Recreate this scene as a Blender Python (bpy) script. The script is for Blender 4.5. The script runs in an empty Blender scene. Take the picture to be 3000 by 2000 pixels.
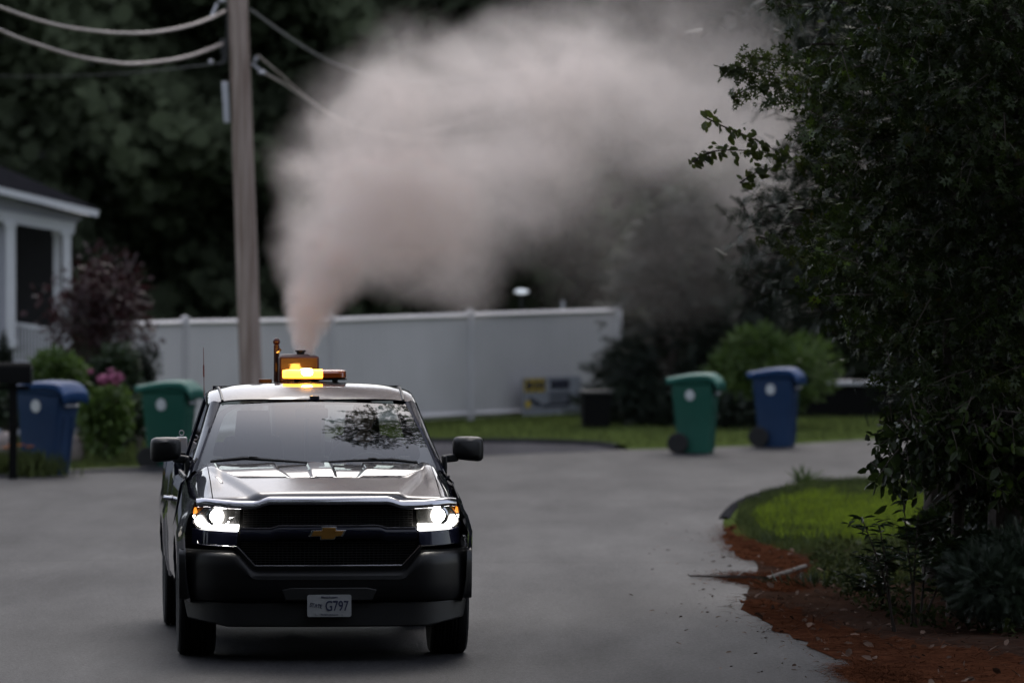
import bpy, bmesh, math, random
import numpy as np
from mathutils import Vector, Matrix, Euler
random.seed(7)
RNG = np.random.default_rng(11)
C = bpy.context.scene.collection
SC = bpy.context.scene
R = math.radians
PI = math.pi

# ------------------------------------------------------------------ camera, sky, sun, exposure
F = 19000.0 / 3000.0          # focal length in picture widths
H = 3.0                       # height of the camera above the road
cam_data = bpy.data.cameras.new('camera')
cam = bpy.data.objects.new('camera', cam_data); C.objects.link(cam)
cam.location = (0, 0, H); cam.rotation_euler = (R(90), 0, 0)
cam_data.sensor_width = 36; cam_data.lens = 36 * F
cam_data.shift_y = -333.0 / 3000.0
cam_data.clip_end = 3000; cam_data.clip_start = 1
cam_data.dof.use_dof = True
cam_data.dof.focus_distance = 45.6
cam_data.dof.aperture_fstop = 2.6
SC.camera = cam

SUN_EL, SUN_AZ = R(42), R(8)       # azimuth from +Y towards +X
world = bpy.data.worlds.new('World'); SC.world = world; world.use_nodes = True
wn = world.node_tree.nodes; wl = world.node_tree.links
bg = wn['Background']
sky = wn.new('ShaderNodeTexSky'); sky.sky_type = 'NISHITA'; sky.sun_disc = False
sky.sun_elevation = SUN_EL; sky.sun_rotation = SUN_AZ
sky.air_density = 1.0; sky.dust_density = 2.0; sky.ozone_density = 1.0
cloud_add = wn.new('ShaderNodeVectorMath'); cloud_add.operation = 'ADD'; cloud_add.inputs[1].default_value = (4.45, 4.4, 4.6)   # thin even overcast
wl.new(sky.outputs[0], cloud_add.inputs[0]); wl.new(cloud_add.outputs[0], bg.inputs[0]); bg.inputs[1].default_value = 0.11

sun_data = bpy.data.lights.new('sun', 'SUN'); sun_data.energy = 0.62; sun_data.angle = R(26)   # glow of the sun spread by thin cloud
sun_data.color = (1, .97, .95)
sun = bpy.data.objects.new('sun', sun_data); C.objects.link(sun)
sd = Vector((math.sin(SUN_AZ) * math.cos(SUN_EL), math.cos(SUN_AZ) * math.cos(SUN_EL), math.sin(SUN_EL)))
sun.rotation_euler = sd.to_track_quat('Z', 'Y').to_euler(); sun.location = (0, 0, 40)

SC.view_settings.view_transform = 'Standard'; SC.view_settings.look = 'None'
SC.view_settings.exposure = 0.35; SC.view_settings.gamma = 1
SC.render.engine = 'CYCLES'
cy = SC.cycles
cy.use_denoising = True
cy.max_bounces = 6; cy.diffuse_bounces = 2; cy.glossy_bounces = 3; cy.transmission_bounces = 4
cy.transparent_max_bounces = 12; cy.volume_bounces = 3
cy.volume_step_rate = 0.25; cy.volume_max_steps = 256
cy.sample_clamp_indirect = 6; cy.sample_clamp_direct = 0
cy.use_adaptive_sampling = True; cy.adaptive_threshold = 0.02
cy.caustics_reflective = False; cy.caustics_refractive = False

# ------------------------------------------------------------------ helpers
K = 3000 / 2352.0             # my reading unit of the photograph -> its pixels
def P(x, y, d):
    """point seen at (x, y) of the photograph at distance d"""
    return Vector(((x * K - 1500) / 19000 * d, d, H - (y * K - 667) / 19000 * d))
def G(x, y):
    """point of the ground seen at (x, y)"""
    d = H * 19000 / (y * K - 667)
    return ((x * K - 1500) / 19000 * d, d)

def tag(o, label=None, cat=None, group=None, kind=None):
    if label: o['label'] = label
    if cat: o['category'] = cat
    if group: o['group'] = group
    if kind: o['kind'] = kind
    return o
def empty(name, loc=(0, 0, 0), rz=0, label=None, cat=None, group=None):
    o = bpy.data.objects.new(name, None); C.objects.link(o); o.location = loc; o.rotation_euler.z = rz
    return tag(o, label, cat, group)

class MB:
    def __init__(s): s.v = []; s.f = []
    def add(s, vs, fs):
        b = len(s.v); s.v += [tuple(p) for p in vs]; s.f += [tuple(i + b for i in f) for f in fs]; return s
    def box(s, c, d, rot=None, taper=(1, 1)):
        hx, hy, hz = d[0] / 2, d[1] / 2, d[2] / 2
        vs = []
        for z in (-1, 1):
            k = taper if z > 0 else (1, 1)
            for x, y in ((-1, -1), (1, -1), (1, 1), (-1, 1)):
                p = Vector((x * hx * k[0], y * hy * k[1], z * hz))
                if rot: p = Euler(rot).to_matrix() @ p
                vs.append(p + Vector(c))
        return s.add(vs, [(0, 3, 2, 1), (4, 5, 6, 7), (0, 1, 5, 4), (1, 2, 6, 5), (2, 3, 7, 6), (3, 0, 4, 7)])
    def tube(s, pts, rad, seg=8, caps=True):
        pts = [Vector(p) for p in pts]
        if not hasattr(rad, '__len__'): rad = [rad] * len(pts)
        vs = []; up = Vector((0.13, 0.31, 1)).normalized()
        for i, p in enumerate(pts):
            t = (pts[min(i + 1, len(pts) - 1)] - pts[max(i - 1, 0)]).normalized()
            a = t.cross(up)
            if a.length < .1: a = t.cross(Vector((1, 0, 0)))
            a.normalize(); b = t.cross(a)
            for k in range(seg):
                an = 2 * PI * k / seg
                vs.append(p + (a * math.cos(an) + b * math.sin(an)) * rad[i])
        fs = [(i * seg + k, i * seg + (k + 1) % seg, (i + 1) * seg + (k + 1) % seg, (i + 1) * seg + k) for i in range(len(pts) - 1) for k in range(seg)]
        if caps:
            fs.append(tuple(range(seg))[::-1]); fs.append(tuple((len(pts) - 1) * seg + k for k in range(seg)))
        return s.add(vs, fs)
    def grid(s, rows, close=False):
        n = len(rows[0]); vs = [p for r in rows for p in r]; m = len(rows)
        fs = [(i * n + j, i * n + (j + 1) % n, (i + 1) * n + (j + 1) % n, (i + 1) * n + j) for i in range(m - 1) for j in range(n if close else n - 1)]
        return s.add(vs, fs)
    def lathe(s, prof, c, axis='x', seg=32):
        rows = []
        for r, h in prof:
            row = []
            for k in range(seg):
                a = 2 * PI * k / seg
                p = (h, r * math.cos(a), r * math.sin(a)) if axis == 'x' else ((r * math.cos(a), h, r * math.sin(a)) if axis == 'y' else (r * math.cos(a), r * math.sin(a), h))
                row.append(Vector(p) + Vector(c))
            rows.append(row)
        s.grid(rows, True); n = seg; b = len(s.v) - n * len(prof)
        s.f.append(tuple(b + k for k in range(n))[::-1]); s.f.append(tuple(b + n * (len(prof) - 1) + k for k in range(n)))
        return s
    def ball(s, c, r, nu=16, nv=10):
        if not hasattr(r, '__len__'): r = (r, r, r)
        rows = [[Vector(c) + Vector((r[0] * math.sin(PI * j / nv) * math.cos(2 * PI * i / nu), r[1] * math.sin(PI * j / nv) * math.sin(2 * PI * i / nu), r[2] * math.cos(PI * j / nv))) for i in range(nu)] for j in range(nv + 1)]
        return s.grid(rows, True)
    def build(s, name, mat, parent=None, smooth=True, bevel=0, subsurf=0, solid=0, seg=2, angle=32):
        me = bpy.data.meshes.new(name); me.from_pydata(s.v, [], s.f); me.validate()
        bm = bmesh.new(); bm.from_mesh(me)
        bmesh.ops.recalc_face_normals(bm, faces=bm.faces); bm.to_mesh(me); bm.free()
        o = bpy.data.objects.new(name, me); C.objects.link(o)
        if mat: me.materials.append(mat)
        if parent: o.parent = parent
        if smooth:
            me.polygons.foreach_set('use_smooth', [True] * len(me.polygons))
            me.set_sharp_from_angle(angle=R(angle))
        if solid:
            m = o.modifiers.new('solid', 'SOLIDIFY'); m.thickness = solid; m.offset = 0
        if bevel:
            m = o.modifiers.new('bevel', 'BEVEL'); m.width = bevel; m.segments = seg; m.limit_method = 'ANGLE'; m.angle_limit = R(35); m.harden_normals = False
        if subsurf:
            m = o.modifiers.new('sub', 'SUBSURF'); m.levels = subsurf; m.render_levels = subsurf
        return o

def np_mesh(name, V, n_per, faces, count, mat, parent=None):
    """count copies of a template already expanded to V (count*n_per, 3)"""
    tot = [len(f) for f in faces]; L = sum(tot)
    idx = np.concatenate([np.array(f) for f in faces])
    loops = (idx[None, :] + (np.arange(count) * n_per)[:, None]).ravel()
    tt = np.tile(np.array(tot), count); st = np.concatenate([[0], np.cumsum(tt)[:-1]])
    me = bpy.data.meshes.new(name)
    me.vertices.add(len(V)); me.vertices.foreach_set('co', V.astype(np.float32).ravel())
    me.loops.add(len(loops)); me.loops.foreach_set('vertex_index', loops.astype(np.int32))
    me.polygons.add(len(tt)); me.polygons.foreach_set('loop_start', st.astype(np.int32))
    try: me.polygons.foreach_set('loop_total', tt.astype(np.int32))
    except Exception: pass
    me.update(calc_edges=True)
    o = bpy.data.objects.new(name, me); C.objects.link(o); me.materials.append(mat)
    if parent: o.parent = parent
    return o

# leaf templates: x across, y along, z normal
T_SIMPLE = (np.array([[0, 0, 0], [.26, .35, .05], [.2, .75, .04], [0, 1, -.08], [-.2, .75, .04], [-.26, .35, .05], [0, .5, -.03]], float),
            [(0, 1, 6), (1, 2, 6), (2, 3, 6), (3, 4, 6), (4, 5, 6), (5, 0, 6)])
_ok = [(0, 0), (.05, .16), (.24, .2), (.11, .32), (.38, .46), (.12, .5), (.36, .76), (.1, .72), (0, 1.0)]
_okv = [(x, y, .05 * abs(x)) for x, y in _ok] + [(-x, y, .05 * abs(x)) for x, y in _ok[1:-1][::-1]] + [(0, .34, -.04), (0, .62, -.05)]
_n = len(_okv) - 2
T_OAK = (np.array(_okv, float), [(i, (i + 1) % _n, _n if (_okv[i][1] + _okv[(i + 1) % _n][1]) / 2 < .5 else _n + 1) for i in range(_n)])
T_NARROW = (np.array([[0, 0, 0], [.12, .3, .03], [.1, .65, .03], [0, 1, -.15], [-.1, .65, .03], [-.12, .3, .03]], float), [(0, 1, 2, 3), (0, 3, 4, 5)])
def _spray(n=11):
    v = []; f = []
    for i in range(n):
        y = .05 + .8 * i / n
        for sx in (-1, 1):
            l = .34 * (1 - .55 * i / n); b = len(v)
            v += [(0, y, 0), (sx * l, y + .2 * l + .16, .03 * ((i % 3) - 1)), (0, y + .05, 0)]; f.append((b, b + 1, b + 2))
    b = len(v); v += [(-.012, 0, 0), (.012, 0, 0), (0, 1.05, -.03)]; f.append((b, b + 1, b + 2))
    return np.array(v, float), f
T_SPRAY = _spray()
T_QUAD = (np.array([[-.5, -.2, 0], [-.1, -.5, .1], [.35, -.3, 0], [.5, .15, -.08], [.05, .5, 0], [-.4, .3, .1]], float), [(0, 1, 2, 3, 4, 5)])
T_BLADE = (np.array([[-.035, 0, 0], [.035, 0, 0], [.03, .5, .06], [0, 1, .28], [-.03, .5, .06]], float), [(0, 1, 2, 3, 4)])

def frames(d, roll=None):
    """rows of rotation matrices whose y axis is d"""
    d = d / np.linalg.norm(d, axis=1, keepdims=True)
    r = RNG.normal(size=d.shape) if roll is None else roll
    x = np.cross(d, r); x /= (np.linalg.norm(x, axis=1, keepdims=True) + 1e-9)
    z = np.cross(x, d)
    return np.stack([x, d, z], axis=2)
def scatter(name, tpl, pos, dirs, size, mat, parent=None, roll=None):
    V, fs = tpl; M = frames(dirs, roll)
    W = np.einsum('nij,kj->nki', M, V) * np.asarray(size).reshape(-1, 1, 1) + pos[:, None, :]
    return np_mesh(name, W.reshape(-1, 3), len(V), fs, len(pos), mat, parent)
def inpoly(px, py, poly):
    c = np.zeros(len(px), bool); n = len(poly)
    for i in range(n):
        x1, y1 = poly[i]; x2, y2 = poly[(i + 1) % n]
        k = ((y1 > py) != (y2 > py)) & (px < (x2 - x1) * (py - y1) / ((y2 - y1) + 1e-12) + x1)
        c ^= k
    return c

# ------------------------------------------------------------------ materials
def new_mat(name):
    m = bpy.data.materials.new(name); m.use_nodes = True
    nt = m.node_tree; b = nt.nodes['Principled BSDF']; return m, nt, b
def N(nt, t, **kw):
    n = nt.nodes.new(t)
    for k, v in kw.items(): setattr(n, k, v)
    return n
def pm(name, col, rough=.6, metal=0, coat=0, spec=.5, bump=0, bscale=60, var=0, vscale=4, emis=None, es=0, coat_rough=.03, rvar=0):
    m, nt, b = new_mat(name)
    b.inputs['Base Color'].default_value = (*col, 1); b.inputs['Roughness'].default_value = rough
    b.inputs['Metallic'].default_value = metal; b.inputs['Coat Weight'].default_value = coat
    b.inputs['Coat Roughness'].default_value = coat_rough
    b.inputs['Specular IOR Level'].default_value = spec
    tc = N(nt, 'ShaderNodeTexCoord')
    if var:
        no = N(nt, 'ShaderNodeTexNoise'); no.inputs['Scale'].default_value = vscale; no.inputs['Detail'].default_value = 6
        nt.links.new(tc.outputs['Object'], no.inputs['Vector'])
        mr = N(nt, 'ShaderNodeMapRange'); mr.inputs[1].default_value = .25; mr.inputs[2].default_value = .75
        mr.inputs[3].default_value = 1 - var; mr.inputs[4].default_value = 1 + var
        nt.links.new(no.outputs[0], mr.inputs[0])
        mx = N(nt, 'ShaderNodeVectorMath', operation='SCALE'); mx.inputs[0].default_value = col
        nt.links.new(mr.outputs[0], mx.inputs['Scale']); nt.links.new(mx.outputs[0], b.inputs['Base Color'])
        if rvar:
            m2 = N(nt, 'ShaderNodeMapRange'); m2.inputs[1].default_value = .3; m2.inputs[2].default_value = .7
            m2.inputs[3].default_value = rough - rvar; m2.inputs[4].default_value = rough + rvar
            nt.links.new(no.outputs[0], m2.inputs[0]); nt.links.new(m2.outputs[0], b.inputs['Roughness'])
    if bump:
        nb = N(nt, 'ShaderNodeTexNoise'); nb.inputs['Scale'].default_value = bscale; nb.inputs['Detail'].default_value = 4
        nt.links.new(tc.outputs['Object'], nb.inputs['Vector'])
        bp = N(nt, 'ShaderNodeBump'); bp.inputs['Strength'].default_value = bump; bp.inputs['Distance'].default_value = .01
        nt.links.new(nb.outputs[0], bp.inputs['Height']); nt.links.new(bp.outputs[0], b.inputs['Normal'])
    if emis:
        b.inputs['Emission Color'].default_value = (*emis, 1); b.inputs['Emission Strength'].default_value = es
    return m
def leaf_mat(name, c1, c2, rough=.45, trans=.3, spec=.5, clump=1.2, c3=None):
    m, nt, b = new_mat(name)
    g = N(nt, 'ShaderNodeNewGeometry'); tc = N(nt, 'ShaderNodeTexCoord')
    no = N(nt, 'ShaderNodeTexNoise'); no.inputs['Scale'].default_value = clump; no.inputs['Detail'].default_value = 3
    nt.links.new(tc.outputs['Object'], no.inputs['Vector'])
    ad = N(nt, 'ShaderNodeMath', operation='ADD')
    mu = N(nt, 'ShaderNodeMath', operation='MULTIPLY'); mu.inputs[1].default_value = .55
    nt.links.new(g.outputs['Random Per Island'], mu.inputs[0])
    m3 = N(nt, 'ShaderNodeMapRange'); m3.inputs[1].default_value = .3; m3.inputs[2].default_value = .7; m3.inputs[3].default_value = -.15; m3.inputs[4].default_value = .6
    nt.links.new(no.outputs[0], m3.inputs[0]); nt.links.new(mu.outputs[0], ad.inputs[0]); nt.links.new(m3.outputs[0], ad.inputs[1])
    cr = N(nt, 'ShaderNodeValToRGB'); cr.color_ramp.elements[0].color = (*c1, 1); cr.color_ramp.elements[1].color = (*c2, 1)
    if c3:
        e = cr.color_ramp.elements.new(.93); e.color = (*c2, 1); cr.color_ramp.elements[-1].color = (*c3, 1)
    nt.links.new(ad.outputs[0], cr.inputs[0]); nt.links.new(cr.outputs[0], b.inputs['Base Color'])
    b.inputs['Roughness'].default_value = rough; b.inputs['Specular IOR Level'].default_value = spec
    tr = N(nt, 'ShaderNodeBsdfTranslucent'); nt.links.new(cr.outputs[0], tr.inputs[0])
    mix = N(nt, 'ShaderNodeMixShader'); mix.inputs[0].default_value = trans
    out = nt.nodes['Material Output']
    nt.links.new(b.outputs[0], mix.inputs[1]); nt.links.new(tr.outputs[0], mix.inputs[2]); nt.links.new(mix.outputs[0], out.inputs[0])
    return m
def emit_mat(name, col, st):
    m, nt, b = new_mat(name); b.inputs['Base Color'].default_value = (*[min(1, c * .5) for c in col], 1)
    b.inputs['Emission Color'].default_value = (*col, 1); b.inputs['Emission Strength'].default_value = st; b.inputs['Roughness'].default_value = .3
    return m
def glass_mat(name, tint=(.8, .84, .82), boost=1.8, rough=.0, ior=1.5):
    m, nt, b = new_mat(name); nt.nodes.remove(b)
    t = N(nt, 'ShaderNodeBsdfTransparent'); t.inputs[0].default_value = (*tint, 1)
    g = N(nt, 'ShaderNodeBsdfGlossy'); g.inputs['Roughness'].default_value = rough
    fr = N(nt, 'ShaderNodeFresnel'); ge = N(nt, 'ShaderNodeNewGeometry')
    io = N(nt, 'ShaderNodeMapRange'); io.inputs[3].default_value = ior; io.inputs[4].default_value = 1 / ior
    nt.links.new(ge.outputs['Backfacing'], io.inputs[0]); nt.links.new(io.outputs[0], fr.inputs[0])
    mu = N(nt, 'ShaderNodeMath', operation='MULTIPLY'); mu.inputs[1].default_value = boost; mu.use_clamp = True
    mix = N(nt, 'ShaderNodeMixShader')
    nt.links.new(fr.outputs[0], mu.inputs[0]); nt.links.new(mu.outputs[0], mix.inputs[0])
    nt.links.new(t.outputs[0], mix.inputs[1]); nt.links.new(g.outputs[0], mix.inputs[2]); nt.links.new(mix.outputs[0], nt.nodes['Material Output'].inputs[0])
    return m

M = {}
M['paint'] = pm('truck_paint', (.005, .006, .016), .5, 0, 1, .05, coat_rough=.03)
M['paint'].node_tree.nodes['Principled BSDF'].inputs['Coat IOR'].default_value = 1.4
M['paint_dark'] = pm('bumper_paint', (.005, .005, .0055), .45, 0, .1, .25, coat_rough=.2)
M['chrome'] = pm('dark_chrome', (.50, .50, .52), .18, 1)
M['blackplastic'] = pm('black_plastic', (.007, .007, .007), .5, bump=.15, bscale=300)
M['blackgloss'] = pm('gloss_black', (.008, .008, .009), .22)
M['charcoal'] = pm('charcoal_plastic', (.010, .010, .012), .6)
M['grille'] = pm('grille_plastic', (.022, .022, .023), .35)
M['mattblack'] = pm('matt_black', (.004, .004, .004), .9, spec=.1)
M['rubber'] = pm('tyre_rubber', (.012, .012, .012), .8, bump=.3, bscale=120, spec=.3)
M['rim'] = pm('rim_metal', (.15, .15, .16), .35, 1)
M['glass'] = glass_mat('windshield_glass', boost=2.9)
M['clearglass'] = glass_mat('clear_glass', (.9, .93, .91), 1.0)
M['sideglass'] = glass_mat('tinted_glass', (.25, .28, .27), 1.6)
M['lens'] = glass_mat('lamp_lens', (.92, .93, .95), 1.0)
_nt = M['lens'].node_tree; _o = _nt.nodes['Material Output']; _s = _o.inputs[0].links[0].from_socket      # translucent share added to the cover, lamp glow put into the material
_tr = N(_nt, 'ShaderNodeBsdfTranslucent'); _tr.inputs[0].default_value = (.8, .78, .74, 1); _mx = N(_nt, 'ShaderNodeMixShader'); _mx.inputs[0].default_value = .010
_nt.links.new(_s, _mx.inputs[1]); _nt.links.new(_tr.outputs[0], _mx.inputs[2]); _nt.links.new(_mx.outputs[0], _o.inputs[0])
M['interior'] = pm('cabin_plastic', (.035, .035, .036), .7, var=.2, vscale=9)
M['seat'] = pm('seat_cloth', (.02, .02, .022), .9, bump=.3, bscale=90)
M['skin'] = pm('skin', (.42, .26, .19), .55)
M['shirt'] = pm('shirt', (.03, .035, .05), .9)
M['hair'] = pm('hair', (.02, .015, .01), .7)
M['barchrome'] = pm('bar_chrome', (.42, .42, .45), .12, 1)
M['gold'] = pm('emblem_gold', (.30, .15, .03), .45, .6)
M['plate'] = pm('plate_white', (.36, .37, .37), .5, var=.08, vscale=20)
M['plateink'] = pm('plate_blue_ink', (.03, .035, .08), .5)
M['drl'] = emit_mat('running_lamp_light', (1, .95, .86), 25)
M['beam'] = emit_mat('headlamp_light', (1, .95, .85), 60)
M['markeramber'] = emit_mat('amber_marker', (1, .30, .03), 1.6)
M['beacon'] = emit_mat('beacon_light', (1, .30, .02), 8)
M['beaconhot'] = emit_mat('beacon_light_hot', (1, .42, .06), 220)
M['beaconoff'] = pm('beacon_amber_lens', (.35, .07, .012), .12, 0, 1)
M['white'] = pm('white_paint', (.45, .45, .46), .5, var=.06, vscale=3)
M['vinyl'] = pm('white_vinyl', (.42, .405, .405), .5, var=.05, vscale=1.4)
M['siding'] = pm('pale_siding', (.28, .28, .31), .6, var=.05, vscale=2)
M['shingle'] = pm('roof_shingle', (.012, .012, .014), 1.0, spec=0, var=.3, vscale=8)
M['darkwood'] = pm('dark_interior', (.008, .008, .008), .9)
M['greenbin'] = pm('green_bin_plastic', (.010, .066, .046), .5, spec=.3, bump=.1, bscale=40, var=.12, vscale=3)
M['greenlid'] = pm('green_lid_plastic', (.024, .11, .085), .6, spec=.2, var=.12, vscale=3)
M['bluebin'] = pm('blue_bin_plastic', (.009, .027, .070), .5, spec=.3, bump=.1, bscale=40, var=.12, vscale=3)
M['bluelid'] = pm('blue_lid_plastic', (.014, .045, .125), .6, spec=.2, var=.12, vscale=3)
M['sticker'] = pm('round_seal_print', (.4, .42, .42), .6, var=.25, vscale=26)
M['rock'] = pm('boulder_stone', (.16, .13, .12), .8, bump=.6, bscale=12, var=.3, vscale=5)
M['metalgrey'] = pm('galvanised_metal', (.4, .4, .42), .4, .5, var=.15, vscale=14)
M['yellow'] = pm('banner_yellow', (.50, .35, .02), .6, var=.15, vscale=8)
M['banner'] = pm('banner_white', (.20, .21, .24), .6, var=.15, vscale=8)
M['bannerink'] = pm('banner_ink', (.012, .013, .03), .6)
M['cable'] = pm('cable_sheath', (.30, .25, .22), .45, var=.3, vscale=2.5)
M['cabledark'] = pm('dark_cable_sheath', (.10, .10, .10), .5, var=.2, vscale=2.5)
M['bark'] = pm('bark', (.045, .035, .028), .9, bump=.8, bscale=20, var=.35, vscale=6)
M['stem'] = pm('green_stem', (.03, .035, .015), .7)
M['sprayer'] = pm('sprayer_red', (.055, .011, .004), .45, 0, .2)
M['pink'] = pm('pink_petals', (.24, .055, .12), .6, var=.25, vscale=10)
M['orange'] = pm('orange_petals', (.7, .2, .02), .6)
M['oak'] = leaf_mat('oak_leaves', (.011, .019, .006), (.036, .056, .012), .30, .3, .2, .9, (.12, .19, .025))
M['needle'] = leaf_mat('spruce_needles', (.011, .018, .011), (.028, .045, .022), .5, .1, .25, .8)
M['shrub'] = leaf_mat('shrub_leaves', (.012, .022, .010), (.035, .055, .020), .5, .2, .4, 1.5)
M['greenbush'] = leaf_mat('bright_bush_leaves', (.035, .065, .014), (.095, .15, .03), .5, .3, .4, 1)
M['maple'] = leaf_mat('red_maple_leaves', (.014, .006, .007), (.045, .012, .014), .5, .25, .4, 1.5)
M['undergrowth'] = leaf_mat('undergrowth_leaves', (.010, .016, .006), (.04, .05, .015), .8, .2, .05, 2)
M['sapling'] = leaf_mat('sapling_leaves', (.010, .020, .008), (.026, .045, .014), .4, .3, .25, 2)
M['wood'] = leaf_mat('woodland_leaves', (.036, .043, .028), (.064, .078, .045), .9, .05, 0, .22)
M['conif'] = leaf_mat('conifer_leaves', (.008, .012, .009), (.022, .03, .018), .6, .1, .25, .7)
M['grass'] = leaf_mat('grass_blades', (.035, .050, .016), (.095, .12, .036), .6, .3, .2, .6)
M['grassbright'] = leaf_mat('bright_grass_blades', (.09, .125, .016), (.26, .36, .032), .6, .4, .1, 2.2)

def wood_pole():
    m, nt, b = new_mat('weathered_pole_wood')
    tc = N(nt, 'ShaderNodeTexCoord'); mp = N(nt, 'ShaderNodeMapping'); mp.inputs['Scale'].default_value = (14, 14, .55)
    no = N(nt, 'ShaderNodeTexNoise'); no.inputs['Scale'].default_value = 1.6; no.inputs['Detail'].default_value = 8
    cr = N(nt, 'ShaderNodeValToRGB'); cr.color_ramp.elements[0].position = .32; cr.color_ramp.elements[0].color = (.12, .078, .060, 1)
    cr.color_ramp.elements[1].position = .7; cr.color_ramp.elements[1].color = (.31, .25, .215, 1)
    nt.links.new(tc.outputs['Object'], mp.inputs[0]); nt.links.new(mp.outputs[0], no.inputs[0]); nt.links.new(no.outputs[0], cr.inputs[0]); nt.links.new(cr.outputs[0], b.inputs['Base Color'])
    b.inputs['Roughness'].default_value = .8
    bp = N(nt, 'ShaderNodeBump'); bp.inputs['Strength'].default_value = .6; bp.inputs['Distance'].default_value = .02
    nt.links.new(no.outputs[0], bp.inputs['Height']); nt.links.new(bp.outputs[0], b.inputs['Normal'])
    return m
M['pole'] = wood_pole()

def asphalt(name, lo, hi, rough, crack=True, spec=.065):
    m, nt, b = new_mat(name)
    tc = N(nt, 'ShaderNodeTexCoord')
    big = N(nt, 'ShaderNodeTexNoise'); big.inputs['Scale'].default_value = .9; big.inputs['Detail'].default_value = 7; big.inputs['Roughness'].default_value = .62
    fine = N(nt, 'ShaderNodeTexNoise'); fine.inputs['Scale'].default_value = 34; fine.inputs['Detail'].default_value = 5; fine.inputs['Roughness'].default_value = .8
    vor = N(nt, 'ShaderNodeTexVoronoi'); vor.inputs['Scale'].default_value = 55
    wm = N(nt, 'ShaderNodeMapping'); wm.inputs['Scale'].default_value = (1, .16, 1); wm.inputs['Rotation'].default_value = (0, 0, -.12); nt.links.new(tc.outputs['Object'], wm.inputs[0]); nt.links.new(wm.outputs[0], big.inputs['Vector'])
    gm_ = N(nt, 'ShaderNodeMapping'); gm_.inputs['Scale'].default_value = (1, .35, 1); nt.links.new(tc.outputs['Object'], gm_.inputs[0]); nt.links.new(gm_.outputs[0], fine.inputs['Vector']); nt.links.new(tc.outputs['Object'], vor.inputs['Vector'])
    cr = N(nt, 'ShaderNodeValToRGB'); cr.color_ramp.elements[0].position = .3; cr.color_ramp.elements[1].position = .7
    cr.color_ramp.elements[0].color = (*lo, 1); cr.color_ramp.elements[1].color = (*hi, 1)
    nt.links.new(big.outputs[0], cr.inputs[0])
    mr = N(nt, 'ShaderNodeMapRange'); mr.inputs[1].default_value = .3; mr.inputs[2].default_value = .7; mr.inputs[3].default_value = .25; mr.inputs[4].default_value = 1.75
    nt.links.new(fine.outputs[0], mr.inputs[0])
    sc = N(nt, 'ShaderNodeVectorMath', operation='SCALE'); nt.links.new(cr.outputs[0], sc.inputs[0]); nt.links.new(mr.outputs[0], sc.inputs['Scale'])
    last = sc.outputs[0]
    if crack:
        wob = N(nt, 'ShaderNodeTexNoise'); wob.inputs['Scale'].default_value = .9; wob.inputs['Detail'].default_value = 7
        nt.links.new(tc.outputs['Object'], wob.inputs['Vector'])
        sx = N(nt, 'ShaderNodeSeparateXYZ'); nt.links.new(tc.outputs['Object'], sx.inputs[0])
        def line(a, c0, w, amp):
            # |y - a*x - c0 + amp*noise| < w
            m1 = N(nt, 'ShaderNodeMath', operation='MULTIPLY_ADD'); m1.inputs[1].default_value = -a; nt.links.new(sx.outputs[0], m1.inputs[0]); nt.links.new(sx.outputs[1], m1.inputs[2])
            m2 = N(nt, 'ShaderNodeMath', operation='MULTIPLY_ADD'); m2.inputs[1].default_value = amp; nt.links.new(wob.outputs[0], m2.inputs[0]); nt.links.new(m1.outputs[0], m2.inputs[2])
            m3 = N(nt, 'ShaderNodeMath', operation='SUBTRACT'); nt.links.new(m2.outputs[0], m3.inputs[0]); m3.inputs[1].default_value = c0 + amp * .5
            m4 = N(nt, 'ShaderNodeMath', operation='ABSOLUTE'); nt.links.new(m3.outputs[0], m4.inputs[0])
            m5 = N(nt, 'ShaderNodeMapRange'); m5.inputs[1].default_value = 0; m5.inputs[2].default_value = w; m5.inputs[3].default_value = .42; m5.inputs[4].default_value = 1
            nt.links.new(m4.outputs[0], m5.inputs[0]); return m5.outputs[0]
        for args in ((-.06, 58.2, .10, .8), (.02, 74.5, .10, 1.2), (.12, 69.5, .08, 1.6)):
            s2 = N(nt, 'ShaderNodeVectorMath', operation='SCALE'); nt.links.new(last, s2.inputs[0]); nt.links.new(line(*args), s2.inputs['Scale']); last = s2.outputs[0]
    nt.links.new(last, b.inputs['Base Color'])
    rr_ = N(nt, 'ShaderNodeMapRange'); rr_.inputs[1].default_value = .3; rr_.inputs[2].default_value = .7; rr_.inputs[3].default_value = rough + .05; rr_.inputs[4].default_value = rough - .05
    nt.links.new(big.outputs[0], rr_.inputs[0]); nt.links.new(rr_.outputs[0], b.inputs['Roughness'])
    b.inputs['Roughness'].default_value = rough; b.inputs['Specular IOR Level'].default_value = spec
    bp = N(nt, 'ShaderNodeBump'); bp.inputs['Strength'].default_value = .5; bp.inputs['Distance'].default_value = .006
    nt.links.new(vor.outputs[0], bp.inputs['Height']); nt.links.new(bp.outputs[0], b.inputs['Normal'])
    return m
M['road'] = asphalt('asphalt', (.018, .018, .0195), (.033, .0325, .0345), .62)
M['drive'] = asphalt('fresh_asphalt', (.016, .016, .021), (.028, .028, .036), .8, False, .05)
M['berm'] = asphalt('asphalt_berm', (.016, .016, .017), (.03, .03, .031), .9, False, 0)

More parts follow.
